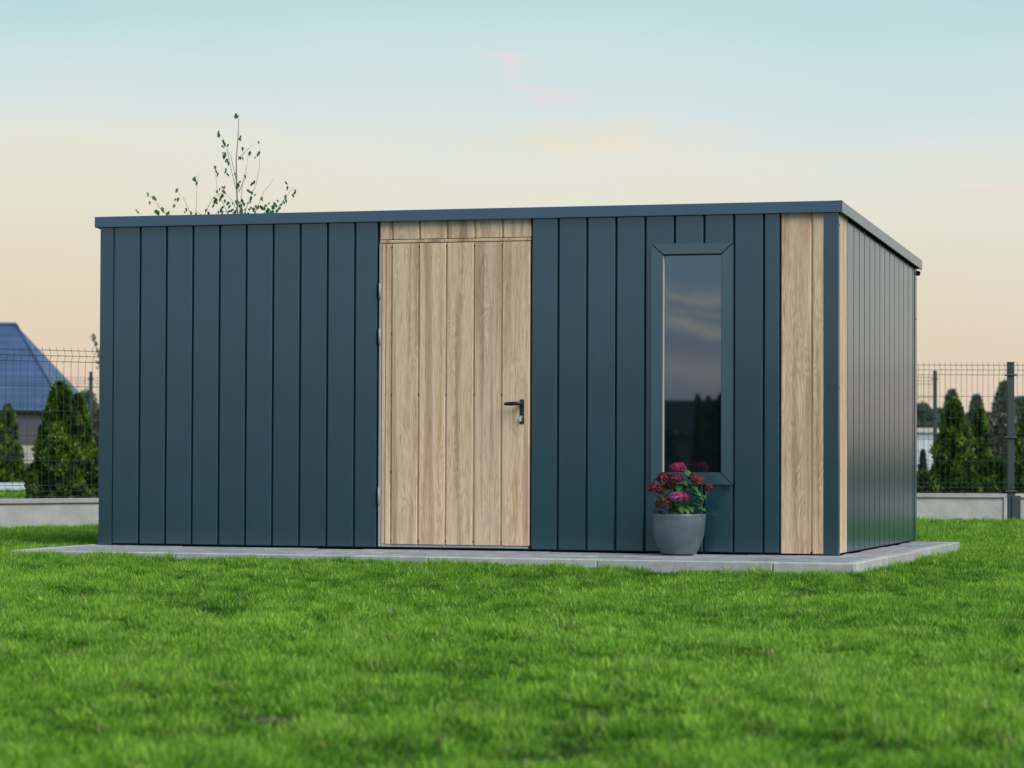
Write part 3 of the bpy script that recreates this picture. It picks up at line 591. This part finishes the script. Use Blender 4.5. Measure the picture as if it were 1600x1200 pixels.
# ------------------------------------------------------------------ fences
def wire_panel(f, P0, ux, w, zt, pitch, wr, parent, rows=(0, .045, .09, .29, .49, .69, .89, 1.09, 1.135, 1.18), fold=(1, 8)):
    """P0 ground point of the panel's left end, ux along it; welded wire with two folds, bulging to the viewer"""
    u = Vector(ux); nrm = Vector((u.y, -u.x, 0)); q = MB(); off = lambda r_: .028 if r_ in fold else 0
    nn = int(w/pitch)
    for i in range(nn+1):
        b_ = P0+u*(pitch*i+(w-nn*pitch)/2); pts = [(0, .026, 0)]
        P = [Vector((b_.x, b_.y, zt+.026))]+[Vector((b_.x, b_.y, zt-r_))+nrm*(.003+off(k)) for k, r_ in enumerate(rows)]
        for k in range(len(P)-1): q.tube([P[k], P[k+1]], wr*.8, 4, cap=False)
    for k, r_ in enumerate(rows):
        a_ = P0+u*.01+nrm*off(k); b_ = P0+u*(w-.01)+nrm*off(k); q.tube([(a_.x, a_.y, zt-r_), (b_.x, b_.y, zt-r_)], wr, 4, cap=False)
    o = q.build('wire_panel', M_WIRE, parent, fix=False); return loc(o, (P0.x, P0.y, zt-1.18))
def fence(name, label, P0, P1, posts, zt, zpl, ph, pitch, wr=.0024, pw=.062, plinth=True, rows=None, group=None):
    """posts: distances along P0->P1 where posts stand"""
    P0 = Vector((P0.x, P0.y, 0)); P1 = Vector((P1.x, P1.y, 0)); u = (P1-P0).normalized(); Lt = (P1-P0).length; nrm = Vector((u.y, -u.x, 0))
    f = thing(name, label, 'fence', (P0.x, P0.y, LAWN), group=group)
    ang = math.atan2(u.y, u.x)
    def ob(nm, s0, s1, n0, n1, z0, z1, m, bv=.004):
        q = MB(); A = [P0+u*s+nrm*n_ for s, n_ in ((s0, n0), (s1, n0), (s1, n1), (s0, n1))]; q.prism([(a_.x, a_.y, z0) for a_ in A], (0, 0, z1-z0), 0); o = q.build(nm, m, f)
        if bv: bevel(o, bv)
        return loc(o, (A[0].x, A[0].y, z0))
    for s in posts:
        ob('post', s-pw/2, s+pw/2, -.02, .02, LAWN, ph, M_POST, .006)
        ob('post_cap', s-pw/2-.003, s+pw/2+.003, -.023, .023, ph+.0005, ph+.012, M_POST, .003)
        for dz in (.11, .69, ph-zpl-.02):
            q = MB(); c = P0+u*s+nrm*.026; q.tube([c-u*(pw/2+.022)+Vector((0, 0, ph-dz)), c+u*(pw/2+.022)+Vector((0, 0, ph-dz))], .009, 8); loc(q.build('clip', M_BLACK, f), (c.x, c.y, ph-dz))
    for a_, b_ in zip(posts[:-1], posts[1:]):
        w = b_-a_-pw*.3
        wire_panel(f, P0+u*(a_+pw*.15)+nrm*.012, u, w, zt, pitch, wr, f, **({'rows': rows} if rows else {}))
        if plinth:
            s0, s1 = a_+pw/2+.003, b_-pw/2-.003; R_ = .032
            ob('plinth_board', s0, s1, -.02, .008, LAWN-.05, zpl-.001, M_PLINTH, .003)
            ob('plinth_rim', s0, s1, .0085, .026, zpl-.04, zpl, M_PLINTH, .004)
            for e0, e1 in ((s0, s0+R_), (s1-R_, s1)): ob('plinth_rim', e0, e1, .0085, .025, LAWN-.05, zpl-.0405, M_PLINTH, .004)
    if plinth:
        for s in posts: ob('plinth_bracket', s+pw*.1, s+pw/2+.055, .0275, .034, LAWN-.02, zpl-.02, M_POST, .002)
    return f
FA = gat(0, 22.9); FB = gat(155, 23.47); du = (FB-FA).normalized()
corner = FA+du*6.05
fl0 = FA-du*1.45
Lf = (corner-fl0).length
fence('mesh_fence', 'dark mesh fence on a concrete plinth, left of the shed before the large thuja', fl0, corner, [0.2, 2.72, 5.2, Lf], 1.394, .199, 1.43, .066, .0024)
fr1 = gat(1579, 26.68); fr2 = fr1+Vector((RT.x, RT.y, 0)).normalized()*2.52
uR = (fr2-fr1).normalized(); fr0 = fr1-uR*2.52*1.0; frc = gat(800+.9/26.7*FPX, 26.68)
LR = (fr2-frc).length; s1_ = (fr1-frc).length
fence('mesh_fence', 'dark mesh fence on a concrete plinth with one sturdy post, right of the shed', frc, fr2, [.0, s1_-2.52, s1_, LR], 1.405, .215, 1.425, .05, .0022, .066)
rf = (0, .05, .1, .3, .5, .7, .9, 1.1, 1.3, 1.35, 1.4)
a_ = gat(-300, 49); p1 = gat(142, 49); u_ = (p1-a_).normalized(); L1 = (p1-a_).length
fence('mesh_fence', 'farther mesh fence on the left, its thin post beside the shed wall above the thujas', p1-u_*5.04, p1+u_*5.04, [0, 2.52, 5.04, 7.56, 10.08], 1.79, .2, 1.88, .07, .0028, .055, False, rf)
p2 = gat(1461, 43); uu = Vector((RT.x, RT.y, 0)).normalized(); uu = (uu*.5+Vector((fw.x, fw.y, 0))*-.86).normalized()
p0_ = p2-Vector((RT.x, RT.y, 0)).normalized()*7.56
fence('mesh_fence', 'farther mesh fence on the right ending in a thin post close to the shed corner', p0_, p2, [0, 2.52, 5.04, 7.56], 1.70, .2, 1.79, .05, .0028, .056, False, rf)

# ------------------------------------------------------------------ trees and shrubs
def foliage(name, parent, m, H, R, n_, sz, prof, lobes=5, seed=1, up=.7, z0=0.0, flatness=.2, squash=1.0):
    r = np.random.default_rng(seed)
    h = r.random(n_)**.9; th = r.random(n_)*2*np.pi; ph = r.random(lobes)*6.28
    lob = 1+.20*np.sin(th*3+ph[0]+h*5)+.12*np.sin(th*7+ph[1]-h*9)+.16*np.sin(h*23+ph[2]+th*3)
    rr = R*prof(h)*lob*(1-.55*r.random(n_)**2.2)
    P = np.stack([rr*np.cos(th), rr*np.sin(th)*squash, z0+h*H+.02*r.normal(size=n_)], 1)
    out = np.stack([np.cos(th), np.sin(th), np.zeros(n_)], 1)
    d = out*(1-up)+np.array([0, 0, up])+r.normal(size=(n_, 3))*.28; d /= np.linalg.norm(d, axis=1)[:, None]
    s = np.cross(d, r.normal(size=(n_, 3))+out*.4); s /= np.linalg.norm(s, axis=1)[:, None]
    L_ = sz*(.6+.8*r.random(n_))[:, None]; w = L_*.26
    nrm = np.cross(d, s)
    # a forked spray: three narrow quads
    V = []; F = []; base = 0
    for k, (sp, ln) in enumerate(((0, 1.0), (.55, .7), (-.55, .7))):
        dd = d+s*sp; dd = dd/np.linalg.norm(dd, axis=1)[:, None]; ss = np.cross(nrm, dd); st = P+d*L_*.22*abs(sp)
        V.append(np.stack([st, st+dd*L_*ln*.55+ss*w*.5, st+dd*L_*ln, st+dd*L_*ln*.55-ss*w*.5], 1))
    V = np.concatenate(V, 0); nv = len(V); V = V.reshape(-1, 3)
    return np_mesh(name, V, np.arange(nv*4), 4, m, parent)
cone = lambda h: np.clip((1-h), 0, 1)**.52*(np.clip(h*6+.72, 0, 1))
slim = lambda h: np.clip((1-h), 0, 1)**.8*(np.clip(h*5+.6, 0, 1))
ovalp = lambda h: np.sqrt(np.clip(1-(2*h-.9)**2/1.25, 0, 1))
def trunk(parent, H, r, m=M_BARK):
    q = MB(); pts = [(random.uniform(-.02, .02)*i*H*.3, random.uniform(-.02, .02)*i*H*.3, H*i/5) for i in range(6)]; q.tube(pts, [r*(1-.17*i) for i in range(6)], 7); q.build('trunk', m, parent, True)
def thuja(px, z, topy, Rpx, label, m=M_THUJA, n_=5000, sz=.05, seed=3, prof=cone, group='thujas beyond the fence', tips=()):
    b_ = gat(px, z, LAWN); H = hat(px, topy, z)-LAWN; R = Rpx/FPX*z
    t = thing('thuja', label, 'conifer', b_, group=group); trunk(t, H*.92, .02)
    foliage('foliage', t, m, H-.06, R, n_, sz, prof, seed=seed, z0=.02)
    for k, (dx, hh, rr_, nk) in enumerate(tips):
        f_ = foliage('foliage', t, m, hh, rr_, nk, sz, prof, seed=seed+11+k, z0=.0); o_ = Vector((RT.x, RT.y, 0))*dx; f_.location = (o_.x, o_.y, 0)
    return t
thuja(94, 25.6, 600, 47, 'large bushy dark green thuja behind the mesh fence left of the shed', n_=17000, sz=.046, seed=3)
thuja(122, 25.8, 618, 36, 'lower thuja merging with the large one, close against the shed\'s left edge', n_=12000, sz=.046, seed=9)
thuja(13, 52.6, 636, 20, 'small bright thuja at the left edge of the photo beyond the pale drive', n_=7000, sz=.085, seed=5)
thuja(1491, 28.3, 624, 37, 'broad pointed thuja behind the fence just right of the shed', n_=12000, sz=.042, seed=21)
thuja(1531, 29.0, 638, 24, 'narrow thuja tucked behind the broad one right of the shed', n_=8000, sz=.042, seed=23)
thuja(1606, 28.3, 640, 24, 'thuja cut by the right edge of the photo behind the sturdy fence post', n_=5500, sz=.05, seed=25)
thuja(1442, 55, 704, 7, 'tiny cone shaped conifer in front of the distant white wall', M_THUJADK, 900, .07, 31, slim)
def shrub(px, z, topy, Rpx, label, m, n_, sz, seed, name='shrub', cat='shrub', prof=ovalp, z0=.1, group=None, up=.35, hh=None):
    b_ = gat(px, z, LAWN); H = hat(px, topy, z)-LAWN; R = Rpx/FPX*z
    t = thing(name, label, cat, b_, group=group); trunk(t, H*.8, .008*z*.1+.01)
    foliage('foliage' if cat == 'shrub' else 'crown', t, m, H*.92, R, n_, sz, prof, seed=seed, z0=H*.06, up=up); return t
# bushes between the fences and along the horizon
shrub(1562, 38, 648, 24, 'sparse brownish shrub seen through the fence between the thujas and the sturdy post', M_FARBR, 1500, .07, 41)
shrub(1545, 36, 715, 30, 'low dark green undergrowth behind the fence right of the shed', M_THUJADK, 2200, .07, 43)
shrub(1450, 34, 742, 26, 'low dark plants at the foot of the fence beside the shed corner', M_THUJADK, 1200, .06, 44)
shrub(136, 60, 612, 18, 'blurred grey green shrub between large thuja and shed wall', M_FAR, 2200, .12, 45)
shrub(154, 52, 640, 10, 'olive brown shrub peeping out beside the left wall of the shed', M_FARBR, 1200, .10, 46)
T = [(1436, 110, 632, 30, M_FAR, ovalp, 'round distant tree nearest to the shed on the right skyline'), (1487, 105, 611, 26, M_FAR, slim, 'tall pointed distant conifer above the broad thuja'),
     (1470, 120, 640, 24, M_FAR, ovalp, 'low distant tree behind the thin fence post on the right'), (1526, 108, 619, 22, M_FAR, slim, 'second distant conifer, above the narrow thuja'),
     (1546, 118, 646, 26, M_FARBR, ovalp, 'brownish distant tree on the right skyline'), (1568, 100, 597, 27, M_FAR, slim, 'tallest distant conifer just left of the sturdy fence post'),
     (1594, 106, 622, 26, M_FAR, ovalp, 'distant tree behind the sturdy post at the right edge'), (1625, 108, 612, 30, M_FAR, ovalp, 'distant tree cut off by the right edge'), (1508, 125, 650, 30, M_FAR, ovalp, 'low wide distant tree between the two conifers')]
for i, (px, z, ty, rp, m_, pf, lb) in enumerate(T):
    shrub(px, z, ty, rp, lb, m_, 4200, .17, 60+i, 'distant_tree', 'tree', pf, group='trees on the skyline', up=.4)
# a wooded skyline far off, one mass
for nm, px0, px1, z, ty in (('distant_wood', 60, 1700, 170, 668),):
    r = np.random.default_rng(5); n_ = 9000; px = px0+(px1-px0)*r.random(n_); z_ = z+r.random(n_)*14
    hmax = (700-ty)/FPX*z+.6; hh = (hmax+1.4*(vnoise(px, px*0, .03)-.4)+.8*(vnoise(px, px*0, .12, 1)-.5))*r.random(n_)**.6
    P = np.array([gat(a_, b_, LAWN) for a_, b_ in zip(px, z_)]); P[:, 2] += hh
    d = r.normal(size=(n_, 3)); d[:, 2] = abs(d[:, 2])+.3; d /= np.linalg.norm(d, axis=1)[:, None]; s = np.cross(d, r.normal(size=(n_, 3))); s /= np.linalg.norm(s, axis=1)[:, None]
    L_ = .6; V = np.stack([P-s*L_*.4, P+d*L_*.4-s*0, P+s*L_*.4, P-d*L_*.4], 1).reshape(-1, 3)
    tag(np_mesh(nm, V, np.arange(n_*4), 4, M_FAR), kind='stuff', label='low dark wood along the far horizon', cat='wood')

# far white building at right
wb = thing('white_building', 'distant low white building seen through the fence right of the shed corner', 'building', gat(1425, 90, LAWN), YAW*-1)
q = MB(); q.box(-1.6, .95, 0, 3, 0, hat(1440, 676, 90)-LAWN); q.build('wall', M_WHITE, wb)
q = MB(); q.prism([(-1.7, -.1, hat(1440, 676, 90)-LAWN+.002), (-1.7, 3.1, hat(1440, 676, 90)-LAWN+.002), (-1.7, 1.5, hat(1440, 668, 90)-LAWN)], (2.75, 0, 0), 0); q.build('roof', M_WALLFAR, wb)
# house with the blue-grey hip roof at the left
m, n, l, b = mat('blue_roof_tiles', (.09, .16, .30), .5, .5); M_ROOF = m
w_ = n.new('ShaderNodeTexWave'); w_.wave_type = 'BANDS'; w_.bands_direction = 'Z'; w_.inputs['Scale'].default_value = 1.1; t = n.new('ShaderNodeTexCoord'); l.new(t.outputs['Object'], w_.inputs[0])
r = cr(n, [(0, (.050, .095, .19)), (.8, (.058, .108, .21)), (1, (.065, .115, .22))]); l.new(w_.outputs[0], r.inputs[0])
x = noise(n, l, .9, 5); r2 = cr(n, [(.3, (.85,)*3), (.7, (1.15,)*3)]); l.new(x.outputs[0], r2.inputs[0]); l.new(mulmix(n, l, r.outputs[0], r2.outputs[0]), b.inputs['Base Color']); bump(n, l, b, w_.outputs[0], .15, .03)
HZ = 112; ho = gat(150, HZ, LAWN); hs = thing('hip_roof_house', 'distant house with a steep blue-grey hip roof beyond the fence at the left', 'house', ho, -YAW)
pxm = HZ/FPX; ez = hat(60, 641, HZ)-LAWN; rz_ = hat(20, 507, HZ+4)-LAWN
xe = -1.17; xr_ = -3.9; x0h = -520*pxm
q = MB(); q.box(x0h+.5, xe-.45, .5, 8.5, 0, ez-.02); q.build('wall', M_WALLFAR, hs)
q = MB(); q.add([(x0h, 0, ez), (xe, 0, ez), (xe, 9, ez), (x0h, 9, ez), (x0h+3, 4.5, rz_), (xr_, 4.5, rz_), (x0h, 0, ez-.16), (xe, 0, ez-.16), (xe, 9, ez-.16), (x0h, 9, ez-.16)],
      [(0, 1, 5, 4), (1, 2, 5), (2, 3, 4, 5), (3, 0, 4), (0, 6, 7, 1), (1, 7, 8, 2), (2, 8, 9, 3), (3, 9, 6, 0), (6, 9, 8, 7)]); q.build('roof', M_ROOF, hs)
q = MB(); q.tube([(xr_, 4.5, rz_+.03), (xe, 0, ez+.03)], .05, 6); q.build('hip_cap', M_ROOF, hs)
q = MB(); q.tube([(x0h+3, 4.5, rz_+.03), (xr_, 4.5, rz_+.03)], .09, 6); q.build('ridge_cap', M_ROOF, hs)
q = MB(); q.tube([(x0h, -.05, ez-.08), (xe, -.05, ez-.08)], .07, 6); q.build('gutter', M_DARK, hs)
for wx in (-2.6, -4.6, -7.2):
    q = MB(); q.box(wx-.5, wx+.5, .44, .499, .75, ez-.35); o = q.build('window', M_GLASS, hs)

# young birch behind the shed: stems traced as the photograph shows them
bz = 21.6
bir = thing('young_birch', 'slender young birch with sparse leaves rising behind the left end of the shed roof', 'tree', gat(372, bz, LAWN))
bl = bir.location
def tw(pts, z=bz, jit=.25, r0=.006, nm='branch', seed=0):
    rr = random.Random(seed); dz = rr.uniform(-jit, jit); P = []
    for i, (x_, y_) in enumerate(pts): P.append(at(x_, y_, z+dz*(i/(len(pts)-1)))-bl)
    # smooth
    Q = []
    for i in range(len(P)-1):
        for t in (0, .33, .67): Q.append(P[i].lerp(P[i+1], t))
    Q.append(P[-1]); k = len(Q); q = MB(); q.tube(Q, [r0*(1-.75*i/(k-1)) for i in range(k)], 5); q.build(nm, M_BARK, bir, True); return Q
tw([(372, 760), (374, 600), (373, 420), (371, 330), (370, 295), (369, 250), (372, 215), (373, 185)], jit=0, r0=.009, nm='trunk')
TW = [[(372, 360), (370, 300), (362, 268), (356, 240), (350, 218), (341, 206)], [(371, 290), (361, 245), (352, 228)], [(372, 350), (377, 310), (379, 285), (385, 262), (388, 240)], [(374, 352), (390, 312), (400, 288), (405, 262), (406, 232)],
      [(374, 360), (400, 330), (412, 300), (428, 280)], [(374, 366), (410, 340), (440, 318), (452, 300), (460, 292)], [(374, 368), (428, 335), (448, 305)], [(371, 360), (352, 325), (340, 300), (336, 262)],
      [(371, 370), (320, 335), (332, 310), (350, 300)], [(370, 372), (330, 345), (306, 330), (308, 290), (311, 272)], [(370, 374), (300, 340), (288, 312), (276, 298)], [(370, 378), (270, 345), (250, 325), (240, 310), (231, 304)], [(370, 378), (290, 345), (255, 332), (262, 325)],
      [(372, 250), (384, 236), (398, 224)], [(373, 300), (384, 275), (386, 268)], [(371, 330), (362, 312), (350, 300)], [(373, 340), (360, 330), (340, 332), (332, 340)]]
for i, t in enumerate(TW): tw(t, r0=.0030, seed=i)
def bleaf(px, py, s=1.0, a=None):
    c = at(px, py, bz+random.uniform(-.2, .2))-bl; ang = random.uniform(-.9, .9)+math.pi*1.5 if a is None else a
    d = (RT*math.cos(ang)+UP*math.sin(ang)+fw*random.uniform(-.4, .4)).normalized(); s_ = d.cross(fw+RT*random.uniform(-.8, .8)+UP*random.uniform(-.4, .4)).normalized(); L_ = .040*s*random.uniform(.65, 1.3); w = L_*random.uniform(.2, .33)
    q = MB(); st = c-d*L_*.5
    q.add([st, st+d*L_*.3+s_*w, st+d*L_*.3-s_*w, st+d*L_*.7+s_*w*.7, st+d*L_*.7-s_*w*.7, st+d*L_, st+d*L_*.3+fw*.003, st+d*L_*.7+fw*.003], [(0, 2, 6), (0, 6, 1), (1, 6, 7, 3), (6, 2, 4, 7), (3, 7, 5), (7, 4, 5)]); q.build('leaf', M_BIRCH, bir, False, fix=False)
LF = [(368, 181), (341, 207), (342, 211), (349, 222), (351, 226), (348, 229), (352, 241), (350, 245), (354, 251), (357, 256), (352, 269), (356, 273), (340, 273), (336, 262), (375, 218), (379, 233), (375, 247), (390, 240), (404, 223), (404, 240), (402, 243), (367, 272), (374, 285), (371, 292), (397, 285), (383, 276),
      (348, 293), (350, 300), (348, 305), (335, 310), (336, 315), (333, 322), (345, 328), (341, 332), (372, 315), (370, 318), (374, 322), (362, 329), (389, 299), (392, 310), (391, 316), (398, 305), (409, 312), (392, 325), (396, 328), (401, 324), (409, 325), (387, 335), (392, 338), (383, 328),
      (448, 287), (449, 294), (460, 302), (458, 306), (446, 308), (447, 314), (444, 317), (434, 314), (430, 320), (427, 324), (421, 328), (424, 332), (418, 332), (432, 330), (436, 326), (439, 320), (414, 336), (347, 334), (326, 334), (307, 287), (304, 281), (276, 298), (278, 312), (241, 310), (231, 303), (234, 317), (243, 330), (247, 333), (262, 334), (254, 328), (299, 332), (306, 335), (291, 328), (272, 322), (216, 332), (356, 318), (339, 300), (367, 332), (377, 330), (364, 340), (380, 318)]
for p in LF: bleaf(*p)
for p in LF[::2]: bleaf(p[0]+random.uniform(-5, 5), p[1]+random.uniform(-5, 5), .75)
for i in range(34): bleaf(random.uniform(338, 440), random.uniform(312, 340), .85)
# second sapling, its twig shows left of the wall, blurred
sp = thing('sapling', 'thin sapling whose blurred leafy tip shows just left of the shed wall', 'tree', gat(176, 40, LAWN)); q = MB(); P = [at(176, 712, 40), at(172, 640, 40), at(162, 580, 40), (at(152, 545, 40)), at(144, 522, 40)]
q.tube([p-sp.location for p in P], [.02, .016, .012, .008, .004], 6); q.build('trunk', M_BARK, sp, True)
q = MB()
for i in range(60):
    t = random.random(); a_ = P[2].lerp(P[4], t)-sp.location; d = Vector([random.uniform(-1, 1) for _ in range(3)]).normalized(); s_ = d.orthogonal().normalized(); c = a_+Vector([random.uniform(-.05, .05) for _ in range(3)])*(1.4-t)
    q.add([c-s_*.014, c+d*.05, c+s_*.014, c-d*.03], [(0, 1, 2, 3)])
q.build('crown', M_FARBR, sp, fix=False)

# what stands behind the viewer and is mirrored in the window
def rp(azd, dist, h=LAWN):
    a_ = math.radians(azd); return Vector((4.0+math.sin(a_)*dist, math.cos(a_)*dist, h))
rh = thing('neighbour_house', 'low dark house across the garden, seen only mirrored in the window', 'house', rp(193.2, 60), math.radians(13.6))
q = MB(); q.box(-9, 1.5, -8, 0, 0, 1.0); q.build('wall', M_BARK, rh)
q = MB(); q.add([(-9.5, .3, 1.0), (1.9, .3, 1.0), (1.9, -8.4, 1.0), (-9.5, -8.4, 1.0), (-9.5, -4, 2.05), (1.9, -4, 2.05)], [(0, 1, 5, 4), (2, 3, 4, 5), (1, 2, 5), (3, 0, 4), (0, 3, 2, 1)]); q.build('roof', M_DARK, rh)
for i, (azd, dist, H, R, lb) in enumerate([(193.47, 45, 1.82, .09, 'slim pointed tree mirrored in the right half of the window pane'), (193.2, 46, 1.80, .10, 'second slim tree mirrored at the right edge of the window pane'),
        (192.3, 44, 1.8, .7, 'round garden tree behind the viewer, right of the slim pair'), (195.6, 44, 1.55, .9, 'low wide bush behind the viewer, beyond the mirrored house end'), (190.3, 46, 2.3, 1.0, 'tallest round tree behind the viewer at the garden edge')]):
    t = thing('garden_tree', lb, 'tree', rp(azd, dist), group='trees behind the viewer'); trunk(t, H*.8, .04)
    foliage('crown', t, M_THUJADK, H*.95, R, 2500, .08 if R < .3 else .2, slim if R < .3 else ovalp, seed=90+i, z0=.05)

# ------------------------------------------------------------------ grass
def tuft(i, nb, rad, hmin, hmax, w, lean):
    r = np.random.default_rng(100+i); V = []; F3 = []; F4 = []; hg = []
    vs = []; fs = []
    for k in range(nb):
        a_ = r.random()*6.28; d = rad*math.sqrt(r.random()); bx, by = d*math.cos(a_), d*math.sin(a_); H = hmin+(hmax-hmin)*r.random(); fa = r.random()*6.28; ww = w*(.7+.6*r.random())
        la = a_+r.normal()*.8; ln = lean*H*(.2+r.random()); sx, sy = math.cos(fa)*ww/2, math.sin(fa)*ww/2; b0 = len(vs)
        for t in (0, .45, .8): 
            ox, oy = math.cos(la)*ln*t*t, math.sin(la)*ln*t*t; z = H*t*(1-.12*t); k2 = (1, .9, .55)[(0, .45, .8).index(t)]
            vs += [(bx+ox-sx*k2, by+oy-sy*k2, z), (bx+ox+sx*k2, by+oy+sy*k2, z)]; hg += [t, t]
        vs.append((bx+math.cos(la)*ln, by+math.sin(la)*ln, H*.9)); hg.append(1.0)
        fs += [(b0, b0+1, b0+3, b0+2), (b0+2, b0+3, b0+5, b0+4), (b0+4, b0+5, b0+6)]
    me = bpy.data.meshes.new('grass_tuft'); me.from_pydata(vs, [], fs); me.materials.append(M_BLADE)
    at_ = me.attributes.new('hgt', 'FLOAT', 'POINT'); at_.data.foreach_set('value', np.array(hg, dtype=np.float32))
    return me
def tuft_coll(name, specs):
    c = bpy.data.collections.new(name)
    for i, s_ in enumerate(specs):
        o = bpy.data.objects.new('%s_tuft_%02d' % (name, i), tuft(*s_)); c.objects.link(o)
    return c
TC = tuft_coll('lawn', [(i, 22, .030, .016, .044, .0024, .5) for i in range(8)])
def inst(name, pts, rot, scl, tint, idx, coll, label):
    me = bpy.data.meshes.new(name); me.vertices.add(len(pts)); me.vertices.foreach_set('co', pts.astype(np.float32).ravel())
    for nm, ty, arr, k in (('rot', 'FLOAT_VECTOR', rot, 'vector'), ('scl', 'FLOAT_VECTOR', scl, 'vector'), ('tint', 'FLOAT', tint, 'value'), ('idx', 'INT', idx, 'value')):
        a_ = me.attributes.new(nm, ty, 'POINT'); a_.data.foreach_set(k, np.ascontiguousarray(arr, dtype=np.int32 if ty == 'INT' else np.float32).ravel())
    me.update(); o = bpy.data.objects.new(name, me); C.objects.link(o)
    ng = bpy.data.node_groups.new(name+'_nodes', 'GeometryNodeTree'); ng.interface.new_socket('Geometry', in_out='INPUT', socket_type='NodeSocketGeometry'); ng.interface.new_socket('Geometry', in_out='OUTPUT', socket_type='NodeSocketGeometry')
    N_ = ng.nodes; gi = N_.new('NodeGroupInput'); go = N_.new('NodeGroupOutput'); ip = N_.new('GeometryNodeInstanceOnPoints'); ci = N_.new('GeometryNodeCollectionInfo'); ci.inputs[0].default_value = coll; ci.inputs['Separate Children'].default_value = True; ci.inputs['Reset Children'].default_value = True
    def na(nm, ty): x_ = N_.new('GeometryNodeInputNamedAttribute'); x_.data_type = ty; x_.inputs[0].default_value = nm; return x_.outputs[0]
    e2r = N_.new('FunctionNodeEulerToRotation'); K = ng.links
    K.new(gi.outputs[0], ip.inputs['Points']); K.new(ci.outputs[0], ip.inputs['Instance']); ip.inputs['Pick Instance'].default_value = True
    K.new(na('idx', 'INT'), ip.inputs['Instance Index']); K.new(na('rot', 'FLOAT_VECTOR'), e2r.inputs[0]); K.new(e2r.outputs[0], ip.inputs['Rotation']); K.new(na('scl', 'FLOAT_VECTOR'), ip.inputs['Scale']); K.new(ip.outputs[0], go.inputs[0])
    md = o.modifiers.new('scatter', 'NODES'); md.node_group = ng
    tag(o, label, 'grass', kind='stuff'); return o
def wedge(z0, z1, dens, seed, margin=1.3):
    r = np.random.default_rng(seed); n_ = int(dens*((.18*z1+margin)+(.18*z0+margin))*(z1-z0)); u = r.random(n_)
    z = z0+(z1-z0)*r.random(n_); half = .18*z+margin; keep = r.random(n_) < half/(.18*z1+margin); z = z[keep]; half = half[keep]
    x = (r.random(len(z))*2-1)*half; f2 = np.array([fw.x, fw.y]); f2 /= np.linalg.norm(f2); r2 = np.array([RT.x, RT.y]); r2 /= np.linalg.norm(r2)
    xy = np.array([CAM.x, CAM.y])+f2*z[:, None]+r2*x[:, None]; return xy, z, r
def lawn(name, z0, z1, dens, seed, label, sc=1.0, far=False):
    xy, z, r = wedge(z0, z1, dens, seed)
    X, Y = xy[:, 0], xy[:, 1]; keep = ~((X > SX0-.005) & (X < SX1+.005) & (Y > SY0-.005) & (Y < SY1+.01))
    # no grass in the drive, thin in bare patches
    n1 = vnoise(X, Y, 2.4, 0); n2 = vnoise(X, Y, 8.5, 1); n3 = vnoise(X, Y, .6, 2); n4 = vnoise(X, Y, 17, 3)
    n5 = vnoise(X, Y, 36, 0); cover = n1*.22+n2*.36+n4*.30+n5*.12
    dens_ = np.clip((cover-.30)*4.5+.25, .10, 1)
    for px, pz, pr, sq in PATCH:
        c = gat(px, pz); dd = np.hypot(X-c.x, (Y-c.y)/sq); dens_ *= np.clip((dd*(.7+.6*n2)-pr*.45)/(pr*.8), .16, 1)
    keep &= (r.random(len(X)) < dens_) & ~((z > 42.6) & (z < 52.4) & (X < 0))
    X, Y, n1, n2, n3, n4, cover = [q_[keep] for q_ in (X, Y, n1, n2, n3, n4, cover)]; n_ = len(X)
    edge = np.minimum.reduce([np.where((X > SX0-.2) & (X < SX1+.2), np.abs(Y-SY0), 9), np.where((Y > SY0-.2) & (Y < SY1+.2), np.abs(X-SX1), 9), np.where((Y > SY0-.2) & (Y < SY1+.2), np.abs(X-SX0), 9)])
    h = sc*(np.clip(.86+3.4*(cover-.5), .22, 1.6)+.18*r.random(n_)+np.where(edge < .09, .55*r.random(n_), 0))*np.where((X > 1.5) & (Y < 3), .88, 1)
    stray = r.random(n_) < .012; h = np.where(stray, h*1.35, h)
    tint = np.clip(.50+.32*(n3-.5)+.55*(n2-.5)+.28*(n1-.5)+.65*(n4-.5)+.15*r.normal(size=n_), 0, .86)*np.clip(.35+2.0*(cover-.12), .4, 1)
    dead = r.random(n_) < .035+.10*np.clip(.42-cover, 0, 1)*3; tint = np.where(dead, .9+.1*r.random(n_), tint)
    lean = (n1-.5)*.7; ldir = n3*12; rot = np.stack([lean*np.cos(ldir)+.12*r.normal(size=n_), lean*np.sin(ldir)+.12*r.normal(size=n_), r.random(n_)*6.28], 1)
    scl = np.stack([sc*(.9+.3*r.random(n_))]*2+[h*1.0], 1)
    pts = np.stack([X, Y, gh(X, Y)-.003], 1)
    return inst(name, pts, rot, scl, tint, r.integers(0, 8, n_), TC, label)
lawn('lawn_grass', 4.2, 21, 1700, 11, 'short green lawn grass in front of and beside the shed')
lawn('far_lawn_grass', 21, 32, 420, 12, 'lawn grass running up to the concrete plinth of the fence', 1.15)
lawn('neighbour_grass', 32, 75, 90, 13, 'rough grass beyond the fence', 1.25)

S.render.engine = 'CYCLES'
